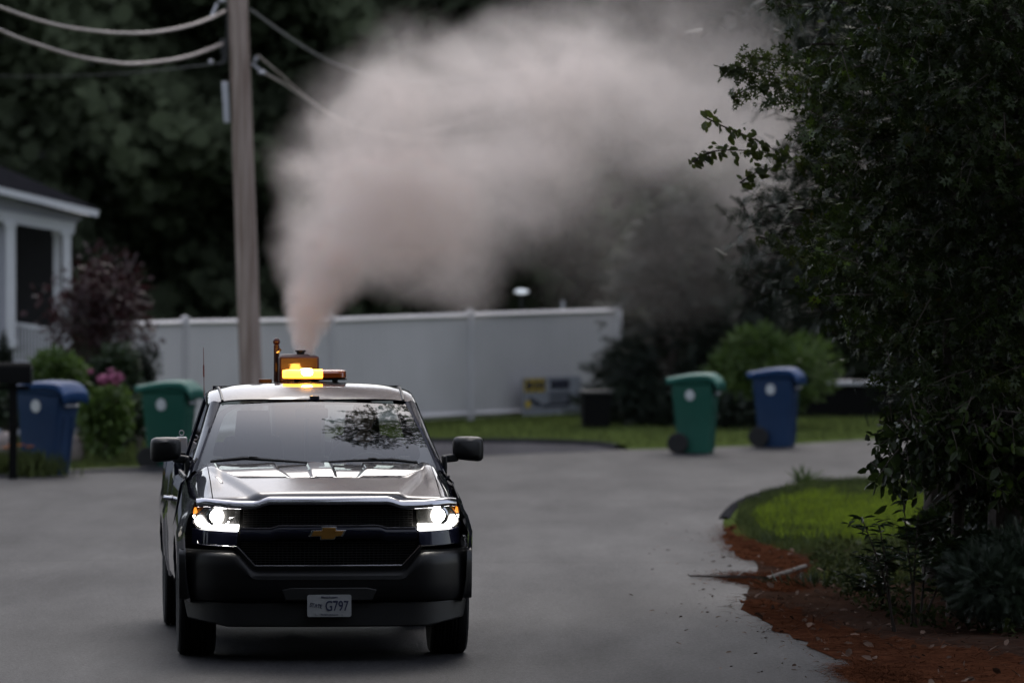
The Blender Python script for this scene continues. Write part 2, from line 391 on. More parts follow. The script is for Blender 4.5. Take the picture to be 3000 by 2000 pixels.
def ground_mat(name, cols, scale, bump=.6, fscale=14):
    m, nt, b = new_mat(name)
    tc = N(nt, 'ShaderNodeTexCoord')
    a = N(nt, 'ShaderNodeTexNoise'); a.inputs['Scale'].default_value = scale; a.inputs['Detail'].default_value = 6
    f = N(nt, 'ShaderNodeTexNoise'); f.inputs['Scale'].default_value = fscale; f.inputs['Detail'].default_value = 6
    nt.links.new(tc.outputs['Object'], a.inputs['Vector']); nt.links.new(tc.outputs['Object'], f.inputs['Vector'])
    ad = N(nt, 'ShaderNodeMath', operation='ADD'); nt.links.new(a.outputs[0], ad.inputs[0]); nt.links.new(f.outputs[0], ad.inputs[1])
    hv = N(nt, 'ShaderNodeMapRange'); hv.inputs[1].default_value = .65; hv.inputs[2].default_value = 1.35
    nt.links.new(ad.outputs[0], hv.inputs[0])
    cr = N(nt, 'ShaderNodeValToRGB'); el = cr.color_ramp.elements
    while len(el) < len(cols): el.new(.5)
    for i, c_ in enumerate(cols): el[i].position = i / (len(cols) - 1); el[i].color = (*c_, 1)
    nt.links.new(hv.outputs[0], cr.inputs[0]); nt.links.new(cr.outputs[0], b.inputs['Base Color'])
    b.inputs['Roughness'].default_value = .95; b.inputs['Specular IOR Level'].default_value = 0
    bp = N(nt, 'ShaderNodeBump'); bp.inputs['Strength'].default_value = bump; bp.inputs['Distance'].default_value = .03
    nt.links.new(f.outputs[0], bp.inputs['Height']); nt.links.new(bp.outputs[0], b.inputs['Normal'])
    return m
M['lawn'] = ground_mat('lawn_ground', [(.03, .04, .013), (.055, .075, .02), (.075, .095, .028)], .6)
M['dirt'] = ground_mat('dirt_ground', [(.012, .009, .007), (.035, .02, .014), (.05, .035, .028)], 1.3)
M['litter'] = ground_mat('needle_litter_ground', [(.018, .009, .006), (.055, .021, .011), (.085, .035, .018)], 2.5)

# ------------------------------------------------------------------ setting: ground, road, driveway, berms
def sheet(name, poly, z, mat, kind='structure', cell=None):
    bm = bmesh.new(); f = bm.faces.new([bm.verts.new((x, y, z)) for x, y in poly])
    bmesh.ops.triangulate(bm, faces=[f])
    me = bpy.data.meshes.new(name); bmesh.ops.recalc_face_normals(bm, faces=bm.faces)
    for f in bm.faces:
        if f.normal.z < 0: f.normal_flip()
    bm.to_mesh(me); bm.free()
    o = bpy.data.objects.new(name, me); C.objects.link(o); me.materials.append(mat)
    return tag(o, kind=kind)
def smooth_line(pts, n=6):
    out = []
    for i in range(len(pts) - 1):
        p0 = pts[max(i - 1, 0)]; p1 = pts[i]; p2 = pts[i + 1]; p3 = pts[min(i + 2, len(pts) - 1)]
        for k in range(n):
            t = k / n
            out.append(tuple(.5 * (2 * p1[j] + (p2[j] - p0[j]) * t + (2 * p0[j] - 5 * p1[j] + 4 * p2[j] - p3[j]) * t * t + (3 * p1[j] - p0[j] - 3 * p2[j] + p3[j]) * t ** 3) for j in range(len(p1))))
    out.append(tuple(pts[-1])); return out

sheet('ground', [(-900, -300), (900, -300), (900, 1500), (-900, 1500)], 0, M['lawn'])
far_edge = smooth_line([G(-500, 1122), G(-200, 1112), G(0, 1099), G(90, 1092), G(380, 1080), G(700, 1066), G(1010, 1050), G(1200, 1042), G(1400, 1034), G(1550, 1030), G(1800, 1021), G(2000, 1009), G(2300, 995), G(2900, 975)])
isle_far = [G(2352, 1102), G(1980, 1103), G(1850, 1112), G(1750, 1134), G(1690, 1160), G(1662, 1192), G(1668, 1225), G(1700, 1262), G(1740, 1300)]
isle_near = [G(1722, 1345), G(1715, 1390), G(1760, 1430), G(1850, 1465), G(1930, 1510), G(1990, 1560), G(2070, 1660), (1.75, 36), (2.2, 28), (2.6, 15), (3.0, -30)]
isle = smooth_line(isle_far + isle_near)
road_poly = [(-60, -30)] + [(-60, far_edge[0][1])] + far_edge + [(40, far_edge[-1][1] - .3), (40, isle[0][1])] + [(isle[0][0] + 3, isle[0][1])] + isle
sheet('road', road_poly, .004, M['road'])
dr_near = [G(1000, 1051), G(1200, 1043), G(1400, 1035)]
drive_poly = smooth_line([G(1425, 1032), G(1380, 1025), G(1290, 1020), G(1150, 1017), G(1010, 1017), G(850, 1015), G(640, 1020), G(560, 1040), G(500, 1074)]) + smooth_line([G(700, 1067), G(1010, 1051), G(1200, 1043), G(1425, 1034)])
sheet('driveway', drive_poly, .008, M['drive'])
def ribbon(name, line, w, h, mat):
    """raised rounded asphalt kerb along a line"""
    rows = []
    prof = [(-w / 2, .002), (-w * .3, h * .8), (0, h), (w * .3, h * .8), (w / 2, .002)]
    L = [Vector((x, y, 0)) for x, y in line]
    for i, p in enumerate(L):
        t = (L[min(i + 1, len(L) - 1)] - L[max(i - 1, 0)]).normalized(); n = Vector((t.y, -t.x, 0))
        rows.append([p + n * a + Vector((0, 0, b)) for a, b in prof])
    o = MB().grid(rows).build(name, mat); return tag(o, kind='structure')
ribbon('island_kerb', smooth_line(isle_far[:6]), .12, .03, M['berm'])
ribbon('driveway_kerb', smooth_line([G(1425, 1032), G(1380, 1025), G(1290, 1020), G(1150, 1017), G(1010, 1017), G(850, 1015), G(640, 1020)]), .22, .07, M['berm'])
ribbon('left_kerb', smooth_line([G(-300, 1112), G(0, 1098), G(90, 1091), G(240, 1084), G(380, 1079), G(500, 1074)]), .22, .05, M['road'])
# dirt and needle litter under the trees
rough_edge = smooth_line([G(1700, 1262), G(1740, 1300), G(1722, 1345), G(1715, 1390), G(1760, 1430), G(1850, 1465), G(1930, 1510), G(1990, 1560), G(2070, 1660), (1.75, 36), (2.2, 28)])
dirt_poly = [(x, y) for x, y in rough_edge] + [(14, 28), (14, 62)] + [G(2352, 1245), G(2100, 1250), G(1900, 1255), G(1790, 1262)]
sheet('dirt_ground', dirt_poly, .006, M['dirt'])
def jag(pts, amp):
    out = []
    for p in smooth_line(pts, 7): out.append((p[0] + random.uniform(-amp, amp), p[1] + random.uniform(-amp * 6, amp * 6)))
    return out
def litter(pts, n, name, amp=.07):
    pg = jag([G(*p) for p in pts] + [G(*pts[0])], amp)[:-1]
    o = sheet(name, pg, .0095, M['litter'], 'stuff')
    return pg
LIT = []
LIT.append(litter([(1680, 1205), (1720, 1240), (1790, 1262), (1850, 1290), (1830, 1325), (1770, 1300), (1700, 1275), (1668, 1240)], 0, 'pine_needles'))
LIT.append(litter([(1690, 1395), (1740, 1372), (1830, 1400), (1920, 1440), (2050, 1470), (2200, 1490), (2352, 1520), (2352, 1600), (2100, 1590), (2000, 1545), (1900, 1500), (1780, 1445)], 0, 'pine_needles'))
LIT.append(litter([(1640, 1325), (1760, 1322), (1850, 1345), (1800, 1362), (1700, 1340)], 0, 'pine_needles', .02))
LIT.append(litter([(1930, 1535), (2010, 1530), (2120, 1560), (2060, 1590), (1950, 1560)], 0, 'pine_needles', .02))

# needles, twigs and fallen leaves lying loose on the road edge
def rand_in(poly, n):
    xs = [p[0] for p in poly]; ys = [p[1] for p in poly]; out = np.zeros((0, 2))
    while len(out) < n:
        a = np.stack([RNG.uniform(min(xs), max(xs), n * 2), RNG.uniform(min(ys), max(ys), n * 2)], 1)
        out = np.concatenate([out, a[inpoly(a[:, 0], a[:, 1], poly)]])
    return out[:n]
def flat(n, tilt=.15):
    a = RNG.uniform(0, 2 * PI, n); return np.stack([np.cos(a), np.sin(a), RNG.normal(0, tilt, n)], 1)
T_NEEDLE = (np.array([[-.02, 0, 0], [.02, 0, 0], [.015, 1, 0], [-.015, 1, 0]], float), [(0, 1, 2, 3)])
mneed = leaf_mat('dry_needles', (.028, .011, .006), (.105, .040, .020), .9, 0, .0, 3)
mdead = leaf_mat('dead_leaves', (.03, .015, .009), (.18, .12, .09), .8, .1, .1, 3)
p = np.concatenate([rand_in(g_, 5500) for g_ in LIT])
p = p + RNG.normal(0, .09, p.shape) * np.array([1, 2.5])
pz = np.concatenate([p, RNG.uniform(.012, .03, (len(p), 1))], 1)
o = scatter('dry_pine_needles', T_NEEDLE, pz, flat(len(p)), RNG.uniform(.05, .13, len(p)), mneed, roll=np.tile([0, 0, 1.], (len(p), 1)) + RNG.normal(0, .2, (len(p), 3))); tag(o, kind='stuff')
dp = rand_in(dirt_poly, 2600); dpz = np.concatenate([dp, RNG.uniform(.012, .05, (len(dp), 1))], 1)
o = scatter('dead_leaf_litter', T_SIMPLE, dpz, flat(len(dp), .4), RNG.uniform(.04, .10, len(dp)), mdead, roll=np.tile([0, 0, 1.], (len(dp), 1)) + RNG.normal(0, .5, (len(dp), 3))); tag(o, kind='stuff')
deb = []
for _ in range(260):
    t = random.random(); x = 1560 + 500 * t + random.gauss(0, 90); y = 1270 + 330 * t + random.gauss(0, 60)
    if x < 1450: continue
    gx, gy = G(x, y); deb.append((gx, gy, .012))
deb = np.array(deb)
o = scatter('road_debris', T_SIMPLE, deb, flat(len(deb), .2), RNG.uniform(.02, .06, len(deb)), mdead, roll=np.tile([0, 0, 1.], (len(deb), 1)) + RNG.normal(0, .3, (len(deb), 3))); tag(o, kind='stuff')
st = MB()
a = Vector((*G(1585, 1327), .02)); b_ = Vector((*G(1762, 1336), .03)); c_ = Vector((*G(1850, 1312), .05))
st.tube([a, a.lerp(b_, .5) + Vector((0, -.1, .01)), b_, c_], [.008, .014, .02, .018], 6)
st.tube([b_.lerp(a, .4), b_.lerp(a, .45) + Vector((.12, .5, .03))], [.01, .004], 5)
tag(st.build('fallen_stick', M['bark']), 'thin dead stick lying across the road edge beside the needles', 'stick')

# grass
def grass(name, poly, n, hmin, hmax, mat, z=0.0, fade=False):
    g = rand_in(poly, n)
    if fade:
        c_ = np.mean(np.array(poly), 0); h_ = np.ptp(np.array(poly), 0) / 2; e = np.sqrt((((g - c_) / h_) ** 2).sum(1)) + .18 * np.sin(g[:, 0] * 7) + .15 * np.sin(g[:, 1] * 2.3)
        g = g[RNG.uniform(.1, 1.0, n) > e * .9]; n = len(g)
    pos = np.concatenate([g, np.full((n, 1), z)], 1)
    d = np.stack([RNG.normal(0, .35, n), RNG.normal(0, .35, n), np.ones(n)], 1)
    o = scatter(name, T_BLADE, pos, d, RNG.uniform(hmin, hmax, n), mat); return tag(o, kind='stuff')
isle_grass = smooth_line(isle_far[:8]) + [G(1790, 1262), G(1900, 1262), G(2100, 1262), G(2352, 1262)]
isle_in = [G(2352, 1106), G(1980, 1107), G(1850, 1116), G(1760, 1138), G(1705, 1162), G(1690, 1195), G(1700, 1225), G(1740, 1250), G(1800, 1268), G(1900, 1262), G(2100, 1262), G(2352, 1262)]
grass('grass_island', isle_in, 26000, .05, .13, M['grass'])
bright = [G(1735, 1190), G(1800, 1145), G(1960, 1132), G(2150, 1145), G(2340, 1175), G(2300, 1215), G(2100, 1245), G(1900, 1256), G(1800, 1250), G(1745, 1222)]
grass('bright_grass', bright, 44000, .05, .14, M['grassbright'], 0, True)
far_lawn = [(x, y + .25) for x, y in [G(1410, 1030), G(1550, 1029), G(1800, 1020), G(2000, 1008), G(2300, 994)]] + [(16, 118), (-6, 118), (-7, 97), G(700, 1012), G(1010, 1012), G(1290, 1015), G(1380, 1020)]
grass('far_lawn_grass', far_lawn, 42000, .04, .1, M['grass'])
left_lawn = [(x, y + .12) for x, y in [G(-300, 1108), G(0, 1094), G(90, 1086), G(240, 1079), G(380, 1074), G(480, 1069)]] + [(-4, 94), (-14, 94)]
grass('left_lawn_grass', left_lawn, 30000, .04, .12, M['grass'])
rough_g = [G(1790, 1262), G(1900, 1262), G(2352, 1262), G(2352, 1330), G(2150, 1340), G(1960, 1350), G(1850, 1330), G(1880, 1290)]
grass('rough_grass', rough_g, 9000, .03, .10, M['grass'])

def tuft(name, label, x, y, n, h, mat=None, group=None, spread=.12):
    gx, gy = G(x, y); r = empty(name, (gx, gy, 0), 0, label, 'weeds', group)
    pos = np.stack([RNG.normal(0, spread * .5, n), RNG.normal(0, spread * .5, n), np.zeros(n)], 1)
    d = pos * 3 / spread * .4 + np.stack([RNG.normal(0, .2, n), RNG.normal(0, .2, n), np.ones(n)], 1)
    scatter('foliage', T_BLADE, pos, d, RNG.uniform(h * .5, h, n), mat or M['grass'], r); return r
tuft('weed_clump', 'leafy weed clump on dirt left of the saplings', 1890, 1345, 120, .16, M['shrub'], None, .5)
tuft('grass_tuft', 'dark small tuft at the lower edge of the green island', 1782, 1250, 40, .16, M['shrub'])
tuft('tall_weed', 'tall pale seed stalk standing on the far edge of the island', 1848, 1112, 40, .30, M['greenbush'], None, .05)

# ------------------------------------------------------------------ woodland far behind (one dark mass)
def woodland(name, n, xr, yfun, zmax, size, seed):
    rg = np.random.default_rng(seed)
    x = rg.uniform(xr[0], xr[1], n); z = zmax * rg.uniform(0, 1, n) ** .9
    # crowns: lumpy front surface, several ranks deep
    lump = 1.6 * np.sin(x * .9 + 1.3 * np.sin(z * .7)) + 1.2 * np.sin(z * 1.1 + x * .35) + .9 * np.sin(x * 2.3 + z * 1.7)
    y = yfun(x) + lump + rg.exponential(2.2, n) + z * .18
    zt = zmax * (.78 + .13 * np.sin(x * .5) + .09 * np.sin(x * 1.37 + 1))
    z = z * zt / zmax
    pos = np.stack([x, y, z], 1)
    d = rg.normal(size=(n, 3)); d[:, 2] *= .6
    o = scatter(name, T_QUAD, pos, d, rg.uniform(size * .6, size * 1.3, n), M['wood'], roll=np.array([[0, -1, .6]]) + rg.normal(0, .8, (n, 3)))
    return tag(o, kind='stuff')
woodland('woodland', 170000, (-34, 34), lambda x: 121 + .004 * x * x, 16, .33, 3)
woodland('woodland_right', 16000, (13, 34), lambda x: 96 - .5 * (x - 13), 13, .6, 4)
woodland('woodland_left', 14000, (-34, -14), lambda x: 104 + .9 * (x + 14), 13, .6, 8)
def shade_canopy(name, n, xr, yr, zr, size, seed):
    rg = np.random.default_rng(seed); x = rg.uniform(*xr, n * 2); y = rg.uniform(*yr, n * 2)
    k = ((np.sin(x * .8 + 1) + np.sin(y * .55) + np.sin(x * .4 + y * .7)) > -1.3) & ((x < 0) | (y < 32)); x, y = x[k][:n], y[k][:n]; n = len(x)
    z = rg.uniform(zr[0], zr[1], n) + 1.2 * np.sin(x * .6 + y * .4)
    o = scatter(name, T_QUAD, np.stack([x, y, z], 1), rg.normal(size=(n, 3)), rg.uniform(size * .6, size * 1.3, n), M['wood'], roll=rg.normal(0, .6, (n, 3)) + np.array([[0, 0, 1.]]))
    return tag(o, kind='stuff')
shade_canopy('unseen_shade_canopy', 17000, (-28, 28), (-26, 44), (8.5, 13), .8, 6)  # unseen leaf layer added to shade the near road and truck front
def shade_wood(name, n, xs, yr, zmax, size, seed):
    rg = np.random.default_rng(seed); y = rg.uniform(yr[0], yr[1], n); z = rg.uniform(0, zmax, n); x = xs + np.sign(xs) * rg.exponential(1.5, n) + np.sin(y * .7) + .6 * np.sin(z * 1.3 + y)
    o = scatter(name, T_QUAD, np.stack([x, y, z], 1), rg.normal(size=(n, 3)), rg.uniform(size * .6, size * 1.3, n), M['wood']); return tag(o, kind='stuff')
shade_wood('added_side_wood', 6000, -17, (-30, 52), 13, 1.1, 71)  # unseen trees added on the left to cut skylight from the side
shade_wood('added_side_wood', 5000, 19, (-30, 40), 13, 1.1, 72)  # unseen trees added on the right, also to cut side skylight
woodland('added_rear_wood', 9000, (-60, 60), lambda x: -42 + 0 * x, 13, 1.7, 5)  # unseen trees added behind the camera to darken reflections in the truck front
# dark backing sheet added behind the wood to stop sky showing between stems
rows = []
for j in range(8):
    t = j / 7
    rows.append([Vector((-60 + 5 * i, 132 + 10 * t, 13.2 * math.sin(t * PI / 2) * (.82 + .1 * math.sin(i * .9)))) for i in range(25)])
backing = MB().grid(rows).build('dark_wood_backing', M['darkwood']); tag(backing, kind='structure')

# ------------------------------------------------------------------ generic shrub / tree
def bush(name, label, cat, base, rad, n, size, mat, tpl=T_SIMPLE, group=None, trunk_r=.04, trunk_h=None, zc=None, lumps=9, cone=0, seed=1, flat_y=.7):
    rg = np.random.default_rng(seed)
    r = empty(name, (base[0], base[1], 0), 0, label, cat, group)
    zc = rad[2] if zc is None else zc
    th = trunk_h or zc
    tb = MB()
    tips = []
    tb.tube([(0, 0, 0), (.02, .02, th * .5), (0, 0, th)], [trunk_r, trunk_r * .8, trunk_r * .5], 7)
    # lumps within the ellipsoid
    cs = []
    for k in range(lumps):
        v = rg.normal(size=3); v /= np.linalg.norm(v); v *= rg.uniform(.2, .72)
        c_ = np.array([v[0] * rad[0], v[1] * rad[1], zc + v[2] * rad[2]])
        if cone: c_[:2] *= max(.1, 1 - cone * (c_[2] / (zc + rad[2])))
        cs.append(c_)
        tb.tube([(0, 0, min(th * .7, max(.02, c_[2] * .5))), tuple(c_ * .6 + np.array([0, 0, c_[2] * .1])), tuple(c_)], [trunk_r * .5, trunk_r * .3, trunk_r * .12], 5)
    tb.build('trunk', M['bark'], r)
    cs = np.array(cs); kk = rg.integers(0, lumps, n)
    v = rg.normal(size=(n, 3)); v /= np.linalg.norm(v, axis=1, keepdims=True)
    rr = rg.uniform(.25, 1, n) ** .6
    lr = np.array(rad) * rg.uniform(.38, .62, (lumps, 1))
    off = v * rr[:, None] * lr[kk]
    pos = cs[kk] + off
    if cone:
        s_ = np.clip(1 - cone * pos[:, 2] / (zc + rad[2]), .05, 1); pos[:, :2] *= s_[:, None]
    pos[:, 2] = np.maximum(pos[:, 2], .03)
    d = v + rg.normal(0, .5, (n, 3)); d[:, 2] -= .1
    scatter('crown', tpl, pos, d, rg.uniform(size * .6, size * 1.25, n), mat, r)
    return r

def at(x, y, d):
    p_ = P(x, y, d); return (p_.x, p_.y)
# conifer by the end of the fence
def conifer(name, label, x, d, h, w, n, seed, mat, size=.3, group=None):
    rg = np.random.default_rng(seed)
    bx = (x * K - 1500) / 19000 * d
    r = empty(name, (bx, d, 0), 0, label, 'tree', group)
    tb = MB().tube([(0, 0, 0), (0, 0, h * .6), (0, 0, h)], [.11, .07, .01], 8)
    nb = 70; zs = rg.uniform(.04, .97, nb) * h; an = rg.uniform(0, 2 * PI, nb)
    ln = w * (1 - zs / h) ** .7 * rg.uniform(.65, 1.12, nb) + .12
    for z_, a_, l_ in zip(zs, an, ln):
        tb.tube([(0, 0, z_), (math.cos(a_) * l_ * .5, math.sin(a_) * l_ * .5, z_ + .02), (math.cos(a_) * l_, math.sin(a_) * l_, z_ - .12 * l_)], [.018, .012, .005], 4, False)
    tb.build('trunk', M['bark'], r)
    kk = rg.integers(0, nb, n); t = rg.uniform(.15, 1.05, n) ** .7
    l_ = ln[kk] * t
    pos = np.stack([np.cos(an[kk]) * l_, np.sin(an[kk]) * l_, zs[kk] - .12 * l_ * t], 1) + rg.normal(0, .07, (n, 3)) * (1 + t[:, None])
    pos[:, 2] = np.maximum(pos[:, 2], .04)
    d_ = np.stack([np.cos(an[kk]), np.sin(an[kk]), -.15 * np.ones(n)], 1) + rg.normal(0, .45, (n, 3))
    scatter('crown', T_SPRAY, pos, d_, rg.uniform(size * .6, size * 1.2, n), mat, r)
    return r
conifer('conifer_tree', 'dark dense conifer in front of the right end of the white fence', 1545, 99, 3.35, 1.25, 5200, 21, M['conif'], .36)
conifer('conifer_tree', 'dark taller conifer behind the right green bin', 1690, 104, 3.6, 1.1, 3600, 22, M['conif'], .36)
bush('round_bush', 'light green feathery round bush behind the right blue bin', 'bush', at(1775, 900, 97.5), (1.05, .9, .68), 11000, .14, M['greenbush'], T_NARROW, zc=.85, seed=4, lumps=16)
bush('low_shrub', 'dark low shrub between the right green and blue bins', 'bush', at(1690, 950, 97), (.55, .5, .32), 2400, .12, M['conif'], zc=.3, seed=5)
bush('low_shrub', 'dark low shrub at the foot of the conifer left of the right green bin', 'bush', at(1480, 950, 98.5), (.5, .4, .38), 2200, .12, M['conif'], zc=.35, seed=6)
bush('broadleaf_tree', 'dull green tree rising behind the right end of the fence', 'tree', at(1640, 700, 112), (1.6, 1.2, 1.5), 8000, .2, M['shrub'], zc=2.7, trunk_r=.12, seed=9, lumps=14)

# left garden
bush('red_maple', 'dark red Japanese style maple in front of the porch', 'tree', at(225, 800, 88), (.86, .6, .84), 2100, .12, M['maple'], T_OAK, zc=1.85, trunk_r=.06, seed=12, lumps=26)
bush('evergreen_shrub', 'dark evergreen shrub right of the maple against the fence', 'bush', at(318, 850, 87), (.30, .3, .42), 2600, .1, M['conif'], T_SPRAY, zc=.95, seed=13)
bush('evergreen_shrub', 'dark shrub under the maple behind the pink flowers', 'bush', at(240, 850, 86.5), (.5, .4, .5), 3400, .1, M['shrub'], zc=.95, seed=14)
bush('leafy_shrub', 'yellow green leafy shrub below the porch railing', 'bush', at(125, 830, 86), (.42, .4, .55), 3600, .1, M['greenbush'], zc=.95, seed=15, lumps=12)
bush('leafy_shrub', 'dark green mounded shrub between the left blue and green bins', 'bush', at(258, 920, 84), (.62, .5, .34), 5200, .08, M['shrub'], zc=.52, seed=16, lumps=14)
bush('leafy_shrub', 'dark green shrub behind the mailbox post', 'bush', at(25, 900, 84.5), (.5, .5, .4), 3000, .09, M['shrub'], zc=.75, seed=17)
bush('cone_shrub', 'cone shaped dark arborvitae below the left porch post', 'bush', at(8, 800, 90), (.34, .34, .75), 3600, .1, M['conif'], T_SPRAY, zc=.85, cone=.85, seed=18)
# hydrangea with pink heads
hy = bush('hydrangea', 'green hydrangea with round pink flower heads beside the left green bin', 'bush', at(250, 880, 83), (.40, .3, .40), 2800, .1, M['greenbush'], zc=.58, seed=19)
for (x, y, s_) in ((238, 872, .075), (266, 869, .085), (255, 852, .04), (208, 853, .035)):
    p_ = P(x, y, 82.6) - Vector((hy.location.x, hy.location.y, 0))
    rg = np.random.default_rng(int(x)); n_ = 90; v = rg.normal(size=(n_, 3)); v /= np.linalg.norm(v, axis=1, keepdims=True)
    scatter('flower_head', T_QUAD, v * s_ * np.array([1.1, 1, .85]) + np.array(p_), rg.normal(size=(n_, 3)), np.full(n_, s_ * .65), M['pink'], hy, roll=v)
# day lilies by the mailbox
dl = empty('day_lilies', (*G(28, 1094), 0), 0, 'clump of orange day lilies at the foot of the mailbox post', 'flowers')
n_ = 1500; pos = np.stack([RNG.normal(0, .28, n_) - .12, RNG.normal(0, .2, n_), np.zeros(n_)], 1); d_ = np.stack([RNG.normal(0, .3, n_), RNG.normal(0, .3, n_), np.ones(n_)], 1)
scatter('leaf_blades', T_BLADE, pos, d_, RNG.uniform(.12, .36, n_), M['grass'], dl)
for (x, y) in ((27, 1026), (45, 1025), (68, 1029), (14, 1031)):
    p_ = P(x, y, dl.location.y) - dl.location
    MB().tube([(p_.x * .8, 0, 0), (p_.x, 0, p_.z)], .005, 5).build('stem', M['stem'], dl)
    v = np.stack([np.cos(np.arange(6) * PI / 3), np.sin(np.arange(6) * PI / 3), np.full(6, .5)], 1)
    scatter('flower', T_SIMPLE, np.tile(np.array(p_), (6, 1)), v, np.full(6, .075), M['orange'], dl, roll=np.tile([0, 0, 1.], (6, 1)))
def boulder(x, y, w, h, d, label):
    p_ = P(x, y, d); mb = MB().ball((0, 0, h * .45), (w / 2, w / 2.4, h * .55), 18, 12)
    rg = np.random.default_rng(int(x * 3 + 5))
    vs = []
    for q in mb.v:
        k = 1 + .1 * math.sin(q[0] * 11 + x) + .08 * math.sin(q[2] * 13 + q[1] * 9)
        vs.append((q[0] * k, q[1] * k, q[2] * k))
    mb.v = vs; o = mb.build('boulder', M['rock']); o.location = (p_.x, d, 0); tag(o, label, 'rock', 'garden boulders')
boulder(172, 970, .26, .36, 83, 'pinkish boulder just right of the left blue bin')
boulder(6, 970, .34, .42, 83, 'pale boulder left of the mailbox post at the picture edge')

# ------------------------------------------------------------------ white vinyl fence
fence = empty('vinyl_fence', (0, 0, 0), 0, 'long white vinyl privacy fence behind the truck and lawn', 'fence')
# top line read from the photograph, distances fixed by the ground
fpts = [(250, 742, 89.5), (425, 736, 92), (760, 731, 97), (1080, 720, 101), (1420, 709, 104.5)]
tops = [P(*q) for q in fpts]
for i in range(len(tops) - 1):
    a, b_ = tops[i], tops[i + 1]; dv = (b_ - a); L = Vector((dv.x, dv.y, 0)).length; dr = Vector((dv.x, dv.y, 0)).normalized(); nn = Vector((dr.y, -dr.x, 0))
    nb = int(L / .18); bd = MB()
    rows = []
    for k in range(nb * 3 + 1):       # tongue and groove boards
        t = k / (nb * 3); g_ = .008 if k % 3 == 0 else 0
        q = a.lerp(b_, t); rows.append([Vector((q.x, q.y, .04)) + nn * -g_, Vector((q.x, q.y, q.z - .05)) + nn * -g_])
    bd.grid(rows).build('panel', M['vinyl'], fence, smooth=False)
    MB().tube([a + Vector((0, 0, -.03)), b_ + Vector((0, 0, -.03))], .045, 4).build('rail', M['vinyl'], fence, smooth=False)
    MB().tube([Vector((a.x, a.y, .1)), Vector((b_.x, b_.y, .1))], .05, 4).build('rail', M['vinyl'], fence, smooth=False)
for i, a in enumerate(tops[1:-1] + [tops[-1]]):
    pb = MB().box((a.x, a.y - .02, (a.z + .03) / 2), (.125, .125, a.z + .03)); pb.box((a.x, a.y - .02, a.z + .04), (.14, .14, .02)); pb.box((a.x, a.y - .02, a.z + .06), (.12, .12, .03), taper=(.2, .2))
    pb.build('post', M['vinyl'], fence, smooth=False)

# banner on the fence
bd_ = 102.6
ba = P(1200, 868, bd_); bb = P(1333, 957, bd_ + 1.0)
bd_ = 101.8; ba = P(1200, 868, bd_); bb = P(1333, 957, bd_ + 1.45)
ban = empty('fence_banner', (ba.x, bd_, 0), math.atan2(1.45, bb.x - ba.x), 'small printed banner with a yellow corner hung low on the white fence', 'banner')
bw = math.hypot(bb.x - ba.x, 1.45); bz0 = max(.05, bb.z); bz1 = ba.z; bh = bz1 - bz0
MB().box((bw / 2, 0, (bz0 + bz1) / 2), (bw, .02, bh)).build('sheet', M['banner'], ban, smooth=False)
MB().box((bw * .2, -.014, bz1 - bh * .2), (bw * .36, .006, bh * .34)).build('yellow_block', M['yellow'], ban, smooth=False)
ink = MB()
for k, x in enumerate((.06, .1, .145, .2, .25, .3, .345)): ink.box((bw * x, -.020, bz1 - bh * (.19 + .02 * (k % 2))), (bw * .034, .004, bh * (.30 - .05 * (k % 3))))
for k in range(6): ink.box((bw * (.5 + .055 * k), -.014, bz1 - bh * .2), (bw * .048, .004, bh * (.28 - .06 * (k % 2))))
ink.box((bw * .62, -.014, bz0 + bh * .52), (bw * .34, .004, bh * .08)); ink.box((bw * .6, -.014, bz0 + bh * .37), (bw * .3, .004, bh * .07))
ink.box((bw * .55, -.014, bz0 + bh * .24), (bw * .44, .004, bh * .08)); ink.box((bw * .2, -.014, bz0 + bh * .35), (bw * .2, .004, bh * .12), (0, .3, 0))
ink.box((bw * .8, -.014, bz0 + bh * .38), (bw * .055, .004, bh * .34), (0, .6, 0)); ink.box((bw * .93, -.014, bz0 + bh * .45), (bw * .03, .004, bh * .3))
ink.build('printing', M['bannerink'], ban, smooth=False)
MB().box((bw * .08, -.016, bz0 + bh * .3), (bw * .08, .004, bh * .18)).build('logo_patch', M['yellow'], ban, smooth=False)
# dark bin beyond the banner
db = P(1368, 955, 97.3); dk = empty('storage_box', (db.x, 97.3, 0), .1, 'dark grey plastic storage box right of the banner', 'box')
MB().box((0, 0, .26), (.40, .4, .5), taper=(1.06, 1.06)).build('box_body', M['mattblack'], dk, bevel=.02)
MB().box((0, 0, .535), (.46, .46, .05)).build('lid', M['blackplastic'], dk, bevel=.015)
# lamp beyond the fence and the low dark wall right of the bins
lp = empty('yard_lamp', (P(1198, 676, 112).x, 112, 0), 0, 'small bright round yard lamp above the middle of the fence', 'lamp')
lz = P(1198, 676, 112).z
MB().tube([(0, 0, 0), (0, 0, lz)], .03, 8).build('lamp_post', M['blackplastic'], lp)
MB().ball((0, 0, lz + .05), (.12, .1, .04)).build('lamp_head', emit_mat('yard_lamp_light', (.85, .92, 1), .5), lp)
pp = P(1293, 690, 108); MB().box((0, 0, 1.1), (.05, .05, 2.2)).build('garden_post', M['metalgrey'], None)
tag(bpy.data.objects['garden_post'], 'thin grey post sticking up behind the fence right of the lamp', 'post').location = (pp.x, 108, 0); bpy.data.objects['garden_post'].scale = (1, 1, pp.z / 2.2)
wl_ = empty('retaining_wall', (P(1990, 940, 103).x, 103, 0), 0, 'low dark grey wall behind the right blue bin', 'wall')
MB().box((0, 0, .25), (2.6, .3, .5)).build('wall_base', M['mattblack'], wl_, bevel=.02)
MB().box((0, -.02, .54), (2.7, .36, .07)).build('coping', M['metalgrey'], wl_, bevel=.01)

